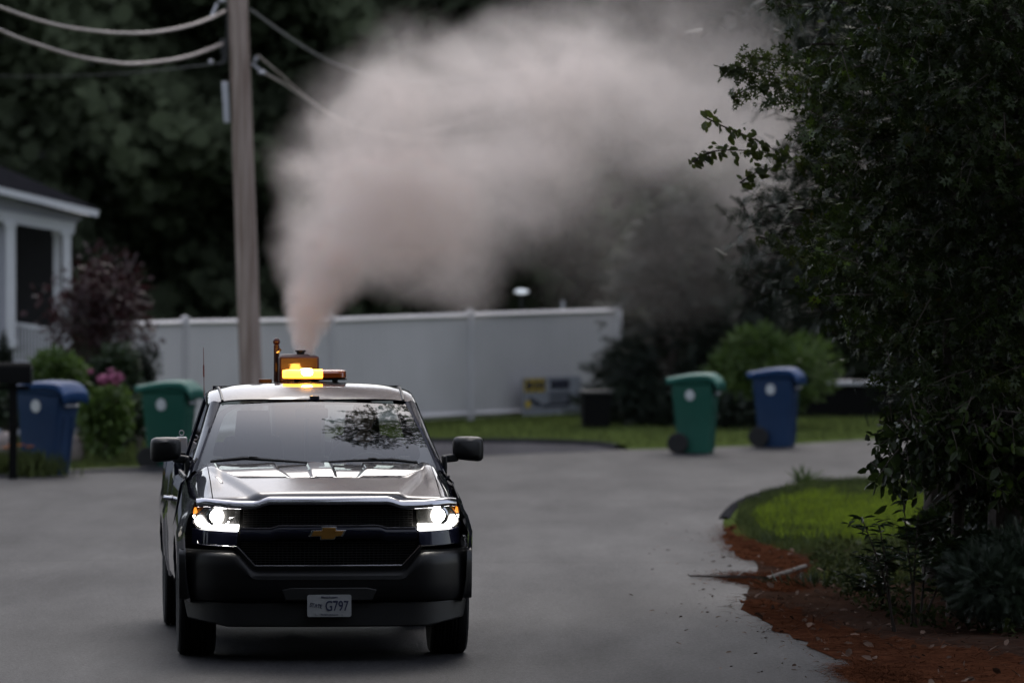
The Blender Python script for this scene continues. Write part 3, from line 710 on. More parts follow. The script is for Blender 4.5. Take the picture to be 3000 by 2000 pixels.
# ------------------------------------------------------------------ porch of the house
hs = empty('porch_house', (0, 0, 0), 0, 'pale grey house with an open white pillared porch and dark shingle roof', 'house')
DH = 92
def hp(x, y, d=DH): return P(x, y, d)
def bar(mb, a, b_, w, dpt):
    d = (b_ - a); ln = d.length
    q = d.to_track_quat('X', 'Z').to_matrix().to_4x4()
    vs = []
    for x in (0, ln):
        for y, z in ((-dpt / 2, -w / 2), (dpt / 2, -w / 2), (dpt / 2, w / 2), (-dpt / 2, w / 2)): vs.append(a + q.to_3x3() @ Vector((x, y, z)))
    mb.add(vs, [(0, 3, 2, 1), (4, 5, 6, 7), (0, 1, 5, 4), (1, 2, 6, 5), (2, 3, 7, 6), (3, 0, 4, 7)])
    return mb
e0, e1 = hp(-420, 338), hp(226, 491)
bar(MB(), e0, e1, .095, .1).build('fascia', M['white'], hs, smooth=False)
MB().add([e0 + Vector((0, .02, .05)), e1 + Vector((0, .02, .05)), e1 + Vector((-2.2, 4, .9)), e0 + Vector((0, 4, 1.3))], [(0, 1, 2, 3)]).build('roof', M['shingle'], hs, smooth=False, solid=.05)
MB().add([e0 + Vector((0, .08, -.03)), e1 + Vector((-.12, .08, -.03)), e1 + Vector((-.4, 3.4, .0)), e0 + Vector((0, 3.4, -.0))], [(0, 1, 2, 3)]).build('soffit', M['white'], hs, smooth=False)
b0, b1 = hp(-420, 425, DH + .5), hp(172, 524, DH + .5)
bar(MB(), b0, b1, .16, .14).build('beam', M['white'], hs, smooth=False)
MB().add([b0 + Vector((0, .02, .06)), b1 + Vector((0, .02, .06)), e1 + Vector((-.25, .52, -.05)), e0 + Vector((0, .52, -.05))], [(0, 1, 2, 3)]).build('frieze', M['siding'], hs, smooth=False, solid=.04)
def post(x, y0, y1, w, d, name='post'):
    a, c2 = hp(x, y0, d), hp(x, y1, d); mb = MB().box((a.x, d, (a.z + c2.z) / 2), (w, w, abs(a.z - c2.z)))
    mb.box((a.x, d, a.z - .05), (w * 1.35, w * 1.35, .06)); mb.box((a.x, d, c2.z + .08), (w * 1.3, w * 1.3, .1)); mb.build('pillar', M['white'], hs, smooth=False)
post(154, 528, 800, .11, DH + .45); post(131, 528, 800, .10, DH + 1.2); post(25, 508, 800, .13, DH + .4)
r0, r1 = hp(25, 742, DH + .5), hp(152, 762, DH + .5)
rm = MB(); bar(rm, r0, r1, .05, .06); q0, q1 = hp(25, 835, DH + .5), hp(152, 835, DH + .5); bar(rm, q0, q1, .04, .05)
for k in range(1, 17):
    t = k / 17; a, c2 = r0.lerp(r1, t), q0.lerp(q1, t); rm.box((a.x, a.y, (a.z + c2.z) / 2), (.025, .025, a.z - c2.z))
rm.build('railing', M['white'], hs, smooth=False)
w0 = hp(-420, 500, DH + .7); w1 = hp(14, 500, DH + .7)
MB().box(((w0.x + w1.x) / 2, DH + .75, 1.62), (w1.x - w0.x, .12, 3.24)).build('wall', M['siding'], hs, smooth=False)
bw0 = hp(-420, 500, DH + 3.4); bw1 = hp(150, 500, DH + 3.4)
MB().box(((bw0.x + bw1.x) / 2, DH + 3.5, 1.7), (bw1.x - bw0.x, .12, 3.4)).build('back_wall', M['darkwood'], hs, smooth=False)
fl = hp(152, 835, DH + .5)
MB().box(((bw0.x + fl.x) / 2, DH + 2, fl.z / 2 - .02), (fl.x - bw0.x, 3, fl.z)).build('porch_floor', M['siding'], hs, smooth=False)

# ------------------------------------------------------------------ utility pole, fittings and cables
PD = 84.0
pt, pbm = P(543, -80, PD), P(583, 1040, PD)
pole = empty('utility_pole', (pbm.x, PD, 0), 0, 'leaning weathered wooden utility pole behind the truck', 'utility pole')
top = Vector((pt.x - pbm.x, 0, pt.z + 2)); top.x *= (pt.z + 2) / pt.z
mb = MB(); pts = []; rads = []
for k in range(9):
    t = k / 8; pts.append((top.x * t, 0, top.z * t)); rads.append(.152 - .032 * t)
mb.tube(pts, rads, 20).build('pole_shaft', M['pole'], pole)
def lp_(x, y, d=PD): return P(x, y, d) - Vector((pbm.x, PD, 0))
eb = MB(); a = lp_(516, 188); c2 = lp_(522, 283)
eb.box(((a.x + c2.x) / 2, -.02, (a.z + c2.z) / 2), (.08, .1, a.z - c2.z), (0, -.05, 0)); eb.build('meter_box', M['metalgrey'], pole, bevel=.01)
br = MB()
br.box(lp_(514, 105), (.1, .12, .16)); br.box(lp_(516, 128), (.07, .1, .2)); br.tube([lp_(504, 150), lp_(520, 138)], .025, 8); br.box(lp_(522, 60), (.03, .06, .6))
br.build('bracket', M['blackplastic'], pole, bevel=.006)
for ins in (MB().tube([lp_(487, 38), lp_(500, 8)], .022, 8), MB().tube([lp_(503, 2), lp_(518, 2)], .03, 8), MB().ball(lp_(484, 142), .028),
            MB().tube([lp_(590, 130), lp_(586, 142)], .025, 8), MB().ball(lp_(601, 167), (.05, .03, .03)).tube([lp_(577, 146), lp_(598, 162)], .014, 6)):
    ins.build('insulator', M['metalgrey'], pole)
def cable(pts, r, mat, label, splice=None):
    q = smooth_line([tuple(P(*p_)) for p_ in pts], 8)
    o = MB().tube(q, r, 7).build('overhead_cable', mat); tag(o, label, 'cable', 'overhead cables on the pole'); return o
cable([(-420, -165, 70), (-200, -62, 74), (0, 17, 77), (110, 53, 79), (200, 70, 80), (290, 77, 81), (360, 74, 82), (430, 61, 83), (480, 44, 83.6), (518, 26, 84)], .020, M['cable'], 'upper pale sagging cable left of the pole top')
cable([(-420, -130, 70), (-200, -28, 74), (0, 70, 77), (90, 104, 79), (180, 131, 80), (260, 144, 81), (310, 147, 82), (390, 139, 83), (450, 125, 83.6), (520, 98, 84)], .022, M['cable'], 'lower brownish sagging cable left of the pole')
cable([(-420, 150, 110), (0, 174, 104), (150, 175, 98), (300, 168, 92), (400, 158, 88), (500, 146, 84)], .006, M['blackplastic'], 'faint dark thin cable below the two pale ones')
cable([(574, 22, 84), (640, 70, 86), (720, 122, 89), (800, 158, 92), (900, 182, 97), (1040, 184, 104), (1300, 150, 116)], .014, M['cabledark'], 'dark cable dipping right from the pole top into the smoke')
cable([(592, 128, 84), (640, 168, 86), (700, 220, 89), (760, 262, 92), (840, 298, 97), (960, 305, 104), (1200, 240, 116)], .012, M['cable'], 'pale thin cable going right from the insulator into the smoke')
cable([(600, 165, 84), (650, 192, 86), (710, 232, 89), (780, 275, 93), (860, 305, 98), (1000, 322, 106), (1200, 300, 116)], .014, M['cable'], 'pale thicker cable just under the thin one right of the pole')


# ------------------------------------------------------------------ mailbox
mp_ = P(30, 1050, 77.5)
mx = empty('mailbox', (mp_.x, 77.5, 0), .05, 'dark mailbox on a thick black post at the left picture edge', 'mailbox')
zt = P(30, 832, 77.5).z; zb = P(30, 882, 77.5).z
prof = [(-.11, 0), (-.11, .14), (-.09, .19), (-.05, .215), (0, .225), (.05, .215), (.09, .19), (.11, .14), (.11, 0)]
sc_ = (zt - zb) / .225
rows = [[Vector((x, y, zb + z * sc_)) for y, z in prof] for x in (-.42, .215)]
bm_ = MB().grid(rows, True); n0 = len(prof); bm_.f.append(tuple(range(n0))); bm_.f.append(tuple(range(n0, 2 * n0)))
bm_.build('box_shell', M['mattblack'], mx, bevel=.006)
MB().box((.225, 0, zb + .09 * sc_), (.015, .23, .2 * sc_)).build('door', M['blackplastic'], mx, bevel=.005)
MB().box((0, 0, zb / 2), (.1, .1, zb)).box((-.05, 0, zb - .04), (.5, .12, .05)).build('post', M['mattblack'], mx, bevel=.008)


# ------------------------------------------------------------------ wheeled bins
def make_bin(name, body_mat, lid_mat, label, x, d, hgt, rz, lean=0):
    """front of the bin points along local +x, wheels at the -x side"""
    r = empty(name, ((x * K - 1500) / 19000 * d, d, 0), rz, label, 'wheelie bin', 'wheeled bins put out by the road')
    r.rotation_euler.y = lean
    s = hgt / 1.08
    def V3(x_, y_, z_): return (x_ * s * .86, y_ * s * .9, z_ * s)
    mb = MB(); rows = []
    def ring(z, x0, x1, w, rr=.05):
        pts = []
        for cx, cy, a0 in ((x1 - rr, w - rr, 0), (x0 + rr, w - rr, 90), (x0 + rr, -w + rr, 180), (x1 - rr, -w + rr, 270)):
            for k in range(4):
                a = R(a0 + 30 * k); pts.append(V3(cx + rr * math.cos(a), cy + rr * math.sin(a), z))
        return pts
    rows = [ring(.01, -.22, .255, .20), ring(.10, -.26, .262, .21), ring(.28, -.275, .272, .222), ring(.70, -.315, .30, .26), ring(.73, -.325, .31, .268), ring(.90, -.335, .325, .28), ring(.925, -.36, .35, .30), ring(.975, -.365, .355, .305)]
    mb.grid(rows, True); mb.f.append(tuple(range(16))[::-1]); mb.f.append(tuple(len(mb.v) - 16 + k for k in range(16)))
    bodyo = mb.build('bin_body', body_mat, r, bevel=0)
    # pockets ribs on the narrow front
    rb = MB()
    for y in (-.12, .12): rb.tube([V3(.262, y, .06), V3(.305, y, .68)], .014 * s, 6)
    rb.build('front_rib', body_mat, r)
    hb = MB().tube([V3(.335, -.16, .80), V3(.365, -.13, .80), V3(.365, .13, .80), V3(.335, .16, .80)], .014 * s, 8)
    hb.build('lift_bar', M['metalgrey'], r)
    # lid: domed, hinge at -x, nose dropping at +x
    rows = []
    for i in range(13):
        t = i / 12; xx = -.40 + .80 * t
        zc = 1.005 + .065 * math.sin(min(1, t * 1.15) * PI * .62) - (.11 * ((t - .82) / .18) ** 2 if t > .82 else 0)
        w = .315 + .015 * t
        rows.append([V3(xx, y * w, zc - .03 * abs(y) ** 3 - (.055 if abs(y) == 1 else 0)) for y in (-1, -.96, -.6, 0, .6, .96, 1)])
    tip = rows[-1]; rows.append([(p_[0] + .004, p_[1], p_[2] - .11 * s * (1 if abs(i - 3) < 3 else .5)) for i, p_ in enumerate(tip)])
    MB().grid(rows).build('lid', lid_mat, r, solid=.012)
    MB().tube([V3(-.42, -.24, .99), V3(-.42, .24, .99)], .022 * s, 8).tube([V3(-.35, -.2, .96), V3(-.42, -.2, .99)], .016 * s, 6).tube([V3(-.35, .2, .96), V3(-.42, .2, .99)], .016 * s, 6).build('handle', body_mat, r)
    for sy in (-1, 1):
        w_ = MB().lathe([(.07, -.03), (.125, -.032), (.14, -.02), (.14, .02), (.125, .032), (.07, .03)], V3(-.235, sy * .255, .14), 'y', 24)
        wo = w_.build('wheel', M['rubber'], r)
    # printed round seal on the side towards the road
    sk = MB(); z0 = .78
    import math as _m
    ring_ = []
    for k in range(28):
        a = 2 * PI * k / 28; zz = z0 + .072 * math.sin(a); ring_.append(V3(-.04 + .072 * math.cos(a), -(.2675 + (.28 - .2675) * (zz - .73) / .17) - .004, zz))
    sk.add(ring_, [tuple(range(28))]); sk.build('round_sticker', M['sticker'], r, smooth=False)
    return r
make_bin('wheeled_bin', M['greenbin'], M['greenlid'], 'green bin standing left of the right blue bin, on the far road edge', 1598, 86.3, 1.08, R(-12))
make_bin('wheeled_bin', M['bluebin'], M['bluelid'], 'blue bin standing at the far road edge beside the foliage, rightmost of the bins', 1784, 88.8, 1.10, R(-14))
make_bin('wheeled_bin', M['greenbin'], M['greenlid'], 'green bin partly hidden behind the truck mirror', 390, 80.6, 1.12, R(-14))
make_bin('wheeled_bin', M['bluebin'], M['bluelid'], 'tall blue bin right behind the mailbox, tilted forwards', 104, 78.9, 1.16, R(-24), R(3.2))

# ------------------------------------------------------------------ the pickup truck: x = across (picture right), y = rearwards, z = up
D0 = 44.8; XC = (963 - 1500) / 19000 * D0; YAW = R(4.7)
T = empty('pickup_truck', (XC, D0, 0), YAW, 'black pickup truck driving towards the camera with headlights and amber roof light on', 'truck')
def clamp(x, a=0., b=1.): return max(a, min(b, x))
def ss(a, b, x):
    t = clamp((x - a) / (b - a)); return t * t * (3 - 2 * t)
def vf(u):
    a = abs(u); return .04 * (a / .6) ** 2 + .24 * max(0, (a - .58) / .35) ** 2.2
def panel(name, poly, off, thick, mat, parent, bevel=.004, step=.05, bulge=None):
    """polygon drawn on the nose (across, up), bent round its curve; off < 0 stands proud"""
    bm = bmesh.new(); f = bm.faces.new([bm.verts.new((x, 0, z)) for x, z in poly])
    us = [p_[0] for p_ in poly]; u = min(us) + step
    while u < max(us) - .01:
        bmesh.ops.bisect_plane(bm, geom=bm.verts[:] + bm.edges[:] + bm.faces[:], plane_co=(u, 0, 0), plane_no=(1, 0, 0)); u += step
    ret = bmesh.ops.extrude_face_region(bm, geom=bm.faces[:])
    top = [v for v in ret['geom'] if isinstance(v, bmesh.types.BMVert)]
    for v in top: v.co.y += thick
    for v in bm.verts:
        v.co.y += vf(v.co.x) + off + (bulge(v.co.x, v.co.z) if bulge else 0)
    bmesh.ops.recalc_face_normals(bm, faces=bm.faces)
    me = bpy.data.meshes.new(name); bm.to_mesh(me); bm.free(); me.materials.append(mat)
    me.polygons.foreach_set('use_smooth', [True] * len(me.polygons)); me.set_sharp_from_angle(angle=R(30))
    o = bpy.data.objects.new(name, me); C.objects.link(o); o.parent = parent
    if bevel:
        m = o.modifiers.new('bevel', 'BEVEL'); m.width = bevel; m.segments = 2; m.limit_method = 'ANGLE'; m.angle_limit = R(40)
    return o
def mir(poly): return [(-x, z) for x, z in poly][::-1]

# hood and fender tops share one surface
def zh(u, v):
    a = abs(u); v0 = vf(u); t = clamp((v - v0) / (1.36 - v0))
    z = 1.138 + .165 * (1 - (1 - t) ** 1.35) * .92 + .028 * t
    z -= .022 * (a / .8) ** 2
    # raised centre dome stepping down outwards along a diagonal crease
    edge = .46 + .30 * clamp(v / 1.2)
    z += .026 * (1 - ss(edge - .012, edge + .075, a)) * (1 - .35 * ss(.9, 1.3, v))
    # two shallow trays left and right of the centre rib
    tr_in = ss(.075, .095, a) * (1 - ss(.30 - .10 * clamp((1.0 - v) / .5) , .32 - .10 * clamp((1.0 - v) / .5), a)) * ss(.60, .66, v)
    z -= .016 * tr_in
    # raised outer shelf near the fender
    z += .016 * ss(.70, .745, a) * ss(.35, .75, v) * (1 - ss(.80, .86, a))
    if a > .79: z -= .13 * ((a - .79) / .15) ** 2.2
    z -= .030 * (1 - clamp((v - v0) / .10)) ** 2.5
    return z
def nose_rows(ua, ub, nu, nv=56, vend=1.34):
    rows = []
    for i in range(nv + 1):
        t = (i / nv) ** 1.35; row = []
        for j in range(nu + 1):
            u = ua + (ub - ua) * j / nu; v0 = vf(u) - .005
            v = v0 + (vend + .16 * (abs(u) / .9) ** 2 - v0) * t
            row.append((u, v, zh(u, v)))
        rows.append(row)
    lip = [(u, v + .012, z - .022) for u, v, z in rows[0]]
    return [lip] + rows
MB().grid(nose_rows(-.79, .79, 150)).build('hood', M['paint'], T, angle=60)

# body sides: fender, door skin, bed
def arch(v):
    z = .40
    for c_, r_ in ((.93, .455), (4.33, .455)):
        dx = abs(v - c_)
        if dx < r_: z = max(z, .39 + math.sqrt(r_ * r_ - dx * dx) * .98)
    return z
body_mb = MB()
for sgn in (-1, 1):
    body_mb.grid(nose_rows(sgn * .797, sgn * .945, 14))
    rows = []
    vs = sorted(set([.27 + .03 * i for i in range(176)]))
    for v in vs:
        lo = arch(v)
        zt = 1.11 + .10 * ss(.25, 1.5, v) + (.0 if v < 3.15 else .12)
        nz = 1 - ss(.3, .05, v)
        fl = 0
        for c_ in (.93, 4.33): fl = max(fl, .022 * (1 - ss(.40, .60, abs(v - c_))))
        prof = [(.945 - (.03 if v > 1.45 else 0), zt), (.962, zt - .035), (.978, zt - .09), (.998 + fl * .3, .99), (1.02 + fl * .8, .88), (1.014 + fl, .76), (1.012 + fl, .66), (1.005 + fl, .55), (.985 + fl, .44), (.975 + fl, .40)]
        fr = .035 * (1 - ss(.25, .55, v))
        rows.append([(sgn * (w - fr), v, max(z_, lo + .0015 * (9 - i))) for i, (w, z_) in enumerate(prof)])
    body_mb.grid(rows)
    # bed rail top, belt shelf
    body_mb.box((sgn * .90, 4.3, 1.325), (.10, 2.3, .03))
body_mb.box((0, 5.53, .95), (1.86, .05, .78))
body_mb.build('body', M['paint'], T, angle=40)
wl2 = MB()
for sgn in (-1, 1):
    for c_ in (.93, 4.33):
        rows = []
        for k in range(17):
            a = PI * k / 16; rows.append([(sgn * w, c_ - .45 * math.cos(a), .39 + .44 * math.sin(a)) for w in (.97, .60)])
        wl2.grid(rows); wl2.box((sgn * .60, c_, .6), (.02, .9, .55))
wl2.box((0, 2.9, .48), (1.3, 4.6, .12)); wl2.box((0, .5, .62), (1.2, .5, .5))
wl2.build('underbody', M['mattblack'], T)
MB().box((-.0, 3.16, 1.0), (1.84, .03, .62)).box((0, 4.3, .72), (1.8, 2.4, .03)).build('bed', M['blackplastic'], T)

# door seams, handles
for sgn in (-1, 1):
    dm = MB(); rows = []
    for v in [1.50 + .06 * i for i in range(23)]:
        zt = 1.11 + .10 * ss(.25, 1.5, v)
        rows.append([(sgn * w, v, z_) for w, z_ in ((.925, zt + .012), (.972, zt - .03), (.988, zt - .09), (1.006, .99), (1.026, .88), (1.020, .76), (1.018, .60), (1.01, .50))])
    do = dm.grid(rows).build('door', M['paint'], T, solid=.008, angle=50)
    MB().tube([(sgn * 1.0, 2.50, 1.03), (sgn * 1.055, 2.54, 1.035), (sgn * 1.055, 2.68, 1.035), (sgn * 1.0, 2.72, 1.03)], .016, 8).build('handle', M['chrome'], do)
MB().tube([(.99, .62, .735), (1.03, .66, .735), (1.03, .80, .735), (.99, .84, .735)], .01, 6).build('side_marker', M['metalgrey'], T)

# grille
g_out = [(-.60, 1.098), (.60, 1.098), (.635, .80), (.50, .652), (-.50, .652), (-.635, .80)]
panel('grille_back', [(-.62, 1.10), (.62, 1.10), (.64, .78), (.51, .63), (-.51, .63), (-.64, .78)], .05, .03, M['mattblack'], T, 0)
gm = MB()
for k in range(9):
    z = 1.068 - .0155 * k; us = [-.585 + .045 * i for i in range(27)]
    gm.tube([(u, vf(u) + .032, z) for u in us], .0028, 4)
for k in range(10):
    z = .828 - .0175 * k; hw = min(.60, .50 + (z - .652) * .78)
    gm.tube([(-hw + hw * 2 * i / 24, vf(-hw + hw * 2 * i / 24) + .032, z) for i in range(25)], .0028, 4)
for i in range(40):
    u = -.585 + .03 * i; gm.tube([(u, vf(u) + .036, .935), (u, vf(u) + .036, 1.075)], .0018, 4)
    if abs(u) < .52: gm.tube([(u, vf(u) + .036, .66), (u, vf(u) + .036, .835)], .0018, 4)
gm.build('grille_mesh', M['grille'], T)
# upper bar under the hood edge: rises in the middle
def bar_loft(name, half, ztop, prof, mat, n=90):
    rows = []
    for i in range(n + 1):
        u = -half + 2 * half * i / n; rows.append([(u, vf(u) + y, ztop(u) + z) for y, z in prof])
    return MB().grid(rows).build(name, mat, T, angle=60)
bar_loft('grille_top_bar', .905, lambda u: 1.146 - .030 * ss(.40, .52, abs(u)) + .012 * ss(.60, .85, abs(u)) - .006 * ss(.85, .9, abs(u)), [(.05, -.002), (.015, -.001), (-.010, -.007), (-.028, -.020), (-.036, -.036), (-.036, -.050), (-.022, -.060), (.03, -.062)], M['barchrome'])
bar_loft('grille_mid_bar', .612, lambda u: .944 - .018 * ss(.35, .40, abs(u)), [(.05, -.004), (-.005, -.003), (-.022, -.010), (-.032, -.024), (-.034, -.050), (-.026, -.075), (-.004, -.092), (.04, -.096)], M['paint'])
def strip(name, pts, r, mat, parent, off=-.02):
    q = []
    for i in range(len(pts) - 1):
        for k in range(8):
            t = k / 8; u = pts[i][0] * (1 - t) + pts[i + 1][0] * t; z = pts[i][1] * (1 - t) + pts[i + 1][1] * t; q.append((u, vf(u) + off, z))
    u, z = pts[-1]; q.append((u, vf(u) + off, z))
    return MB().tube(q, r, 6).build(name, mat, parent)
strip('grille_lower_trim', [(-.635, .806), (-.505, .668), (.505, .668), (.635, .806)], .0058, M['chrome'], T, -.026)
strip('grille_trim', [(-.61, .927), (-.40, .927), (-.345, .945), (.345, .945), (.40, .927), (.61, .927)], .0055, M['chrome'], T, -.018)
strip('bezel_trim', [(-.90, .83), (-.895, .812), (-.86, .806), (-.66, .800), (-.635, .800)], .0035, M['chrome'], T, -.014)
strip('bezel_trim', [(.635, .800), (.66, .800), (.86, .806), (.895, .812)], .002, M['paint_dark'], T, -.014)
# lower frame of the grille, dark painted U
panel('grille_lower_frame', [(-.665, .806), (-.635, .806), (-.505, .668), (.505, .668), (.635, .806), (.665, .806), (.545, .640), (.50, .622), (-.50, .622), (-.545, .640)], -.012, .06, M['paint_dark'], T, .008)
# bezel under each lamp
for s_ in (1, -1):
    pl_ = [(.622, .905), (.93, .915), (.935, .80), (.65, .792), (.628, .82)]
    panel('lamp_bezel', pl_ if s_ > 0 else mir(pl_), .002, .05, M['paint'], T, .012, bulge=lambda u, z: .25 * (z - .86))
# emblem
bt = [(-.122, .022), (-.052, .022), (-.052, .046), (.052, .046), (.052, .022), (.122, .022), (.098, -.022), (.052, -.022), (.040, -.046), (-.064, -.046), (-.064, -.022), (-.146, -.022)]
def emb(k, dz=0): return [(x * k, .892 + z * k + dz) for x, z in bt]
panel('emblem', emb(.98), -.036, .02, M['chrome'], T, .002, 1)
panel('emblem_face', emb(.85), -.040, .012, M['gold'], bpy.data.objects['emblem'], .003, 1)

# headlamps
for s_ in (-1, 1):
    def q(pl): return [(x, z) for x, z in pl] if s_ > 0 else mir(pl)
    out = [(.606, 1.082), (.90, 1.106), (.935, 1.085), (.93, .955), (.90, .915), (.615, .905)]
    hl = panel('headlight', q(out), .045, .05, M['blackgloss'], T, .004)
    # bright reflector bits
    rf = MB()
    for k in range(7):
        u = .625 + .012 * k; rf.box((s_ * u, vf(u) + .02, 1.035 - .013 * k + .01 * math.sin(k * 2)), (.013, .02, .008), (0, .5, .4))
    rf.box((s_ * .63, vf(.63) + .03, 1.0), (.02, .02, .12)); rf.build('reflector', M['chrome'], hl)
    uc = .765
    ry = vf(uc) + .035
    MB().lathe([(.072, .02), (.075, 0), (.062, -.01)], (s_ * uc, ry, 1.005), 'y', 28).build('projector_ring', M['chrome'], hl)
    MB().ball((s_ * uc, ry - .006, 1.005), (.050, .035, .050), 24, 12).build('projector_lamp', M['beam'], hl)
    panel('running_light', q([(.618, .952), (.80, .948), (.862, .962), (.895, 1.008), (.925, 1.006), (.922, .975), (.90, .938), (.86, .918), (.622, .908)]), .006, .02, M['drl'], hl, .004)
    panel('marker_light', q([(.893, 1.018), (.924, 1.016), (.918, 1.056), (.905, 1.062)]), .010, .015, M['markeramber'], hl, .002)
    panel('lamp_cover', q(out), -.006, .004, M['lens'], hl, 0)

# bumper: rounded bar, dipping under the grille
def bump_top(u):
    a = abs(u); return .768 - .13 * (1 - ss(.49, .66, a))
rows = []
for i in range(81):
    u = -1.02 + 2.04 * i / 80; a = abs(u); zt = bump_top(u); v0 = vf(min(a, .95)) + 1.5 * max(0, a - .94) ** 1.3
    pr = [(.09, zt), (.02, zt + .002), (-.035, zt - .012), (-.062, zt - .04), (-.072, zt - .10 * (zt - .42) / .34), (-.066, .60), (-.066, .54), (-.052, .46), (-.025, .425), (.05, .415)]
    rows.append([(u, v0 + y, z) for y, z in pr])
bo = MB().grid(rows).build('bumper', M['paint_dark'], T, angle=50)
# corners carry on round to the wheel opening
for s_ in (-1, 1):
    cm = MB(); cm.grid([[(s_ * (1.02 - .004 * k), vf(.95) + .04 + .045 * k, z) for z in (.766, .75, .62, .5, .43)] for k in range(6)])
    cm.build('bumper_corner', M['paint_dark'], bo)
panel('air_dam', [(-.985, .418), (.985, .418), (.96, .29), (.80, .265), (.70, .245), (-.70, .245), (-.80, .265), (-.96, .29)], -.005, .05, M['blackplastic'], T, .012)
panel('bumper_step', [(-.30, .43), (.30, .43), (.33, .505), (.26, .52), (-.26, .52), (-.33, .505)], -.070, .03, M['blackplastic'], bo, .008)

# license plate
def text(name, s, size, loc, mat, parent, rot=(PI / 2, 0, 0), sx=1, depth=.0012):
    cu = bpy.data.curves.new(name, 'FONT'); cu.body = s; cu.size = size; cu.align_x = 'CENTER'; cu.align_y = 'CENTER'; cu.extrude = depth; cu.offset = .0006 * size / .05
    o = bpy.data.objects.new(name, cu); C.objects.link(o)
    dg = bpy.context.evaluated_depsgraph_get(); me = bpy.data.meshes.new_from_object(o.evaluated_get(dg))
    bpy.data.objects.remove(o); bpy.data.curves.remove(cu)
    o = bpy.data.objects.new(name, me); C.objects.link(o); me.materials.clear(); me.materials.append(mat)
    o.parent = parent; o.location = loc; o.rotation_euler = rot; o.scale = (sx, 1, 1); return o
py = -.078
pl = MB()
w_, h_, r_ = .152, .076, .014; ring_ = []
for cx, cz, a0 in ((w_ - r_, h_ - r_, 0), (-w_ + r_, h_ - r_, 90), (-w_ + r_, -h_ + r_, 180), (w_ - r_, -h_ + r_, 270)):
    for k in range(5): ring_.append((cx + r_ * math.cos(R(a0 + 22.5 * k)), cz + r_ * math.sin(R(a0 + 22.5 * k))))
n0 = len(ring_)
pl.add([(x, py - .002, z + .396) for x, z in ring_] + [(x, py + .003, z + .396) for x, z in ring_], [tuple(range(n0)), tuple(range(n0, 2 * n0))[::-1]] + [(i, (i + 1) % n0, n0 + (i + 1) % n0, n0 + i) for i in range(n0)])
plo = pl.build('license_plate', M['plate'], T, smooth=False)
text('plate_number', 'G797', .098, (.052, py - .004, .392), M['plateink'], plo, sx=.74)
text('plate_state_word', 'STATE', .036, (-.092, py - .004, .397), M['plateink'], plo, rot=(PI / 2, R(9), 0), sx=.85)
text('plate_top_line', 'Massachusetts', .020, (0, py - .004, .455), M['plateink'], plo)
text('plate_bottom_line', 'The Spirit of America', .014, (0, py - .004, .335), M['plateink'], plo)
for x in (-.09, .09): MB().lathe([(.007, -.002), (.005, -.005)], (x, py - .002, .337), 'y', 10).build('plate_screw', M['metalgrey'], plo)

# wheels
for sgn in (-1, 1):
    for c_ in (.93, 4.33):
        wy = empty('wheel', (sgn * .885, c_, .40)); wy.parent = T
        pr = [(.26, -.115), (.335, -.132), (.375, -.130), (.393, -.115), (.400, -.09)]
        for k in range(-3, 4): pr += [(.400, k * .026 - .009), (.392, k * .026 - .006), (.392, k * .026 + .006), (.400, k * .026 + .009)] if k < 3 else []
        pr += [(.400, .09), (.393, .115), (.375, .130), (.335, .132), (.26, .115)]
        MB().lathe(pr, (0, 0, 0), 'x', 44).build('tyre', M['rubber'], wy)
        rm = MB().lathe([(.26, sgn * .04), (.262, sgn * .105), (.25, sgn * .108), (.235, sgn * .07), (.10, sgn * .06), (.075, sgn * .085), (.01, sgn * .085)], (0, 0, 0), 'x', 30)
        for k in range(5):
            a = 2 * PI * k / 5; rm.tube([(sgn * .055, .06 * math.cos(a), .06 * math.sin(a)), (sgn * .06, .24 * math.cos(a), .24 * math.sin(a))], [.03, .035], 6)
        rm.build('rim', M['rim'], wy)
MB().tube([(-.75, .93, .38), (.75, .93, .38)], .035, 8).build('axle', M['mattblack'], T)
MB().tube([(-.75, 4.33, .38), (.75, 4.33, .38)], .05, 8).ball((0, 4.33, .38), (.16, .16, .16)).build('axle', M['mattblack'], T)

# cab: pillars, roof, glass
ZB, ZT = 1.262, 1.752
def wsp(s_, t, off=0):
    """windshield surface: s_ -1..1 across, t 0..1 upwards"""
    hw = .865 + (.668 - .865) * t; u = s_ * hw
    v = (1.34 + .17 * s_ * s_) * (1 - t) + (2.06 + .065 * s_ * s_) * t - .03 * math.sin(t * PI)
    z = ZB + (ZT - ZB - .018 * s_ * s_) * t + .018 * math.sin(t * PI)
    return (u, v + off, z)
rows = [[wsp(-1 + 2 * i / 40, j / 20) for i in range(41)] for j in range(21)]
wsh = MB().grid(rows).build('windshield', M['glass'], T)
# dark printed border: a ring laid just inside the glass
bmx = MB()
def ringpt(i, n, k):
    # rounded rectangle in (s,t)
    a = 2 * PI * i / n; c_, s2 = math.cos(a), math.sin(a); e = .32
    x = (1 if c_ >= 0 else -1) * abs(c_) ** e; y = (1 if s2 >= 0 else -1) * abs(s2) ** e
    if k == 0: return x, .5 + .5 * y
    return x * .915, (.53 + .455 * y) if y < 0 else (.53 + .415 * y)
nn_ = 96
bmx.add([tuple(Vector(wsp(*ringpt(i, nn_, k))) + Vector((0, .006, -.004))) for k in (0, 1) for i in range(nn_)], [(i, (i + 1) % nn_, nn_ + (i + 1) % nn_, nn_ + i) for i in range(nn_)])
bmx.build('glass_border', M['blackgloss'], wsh)
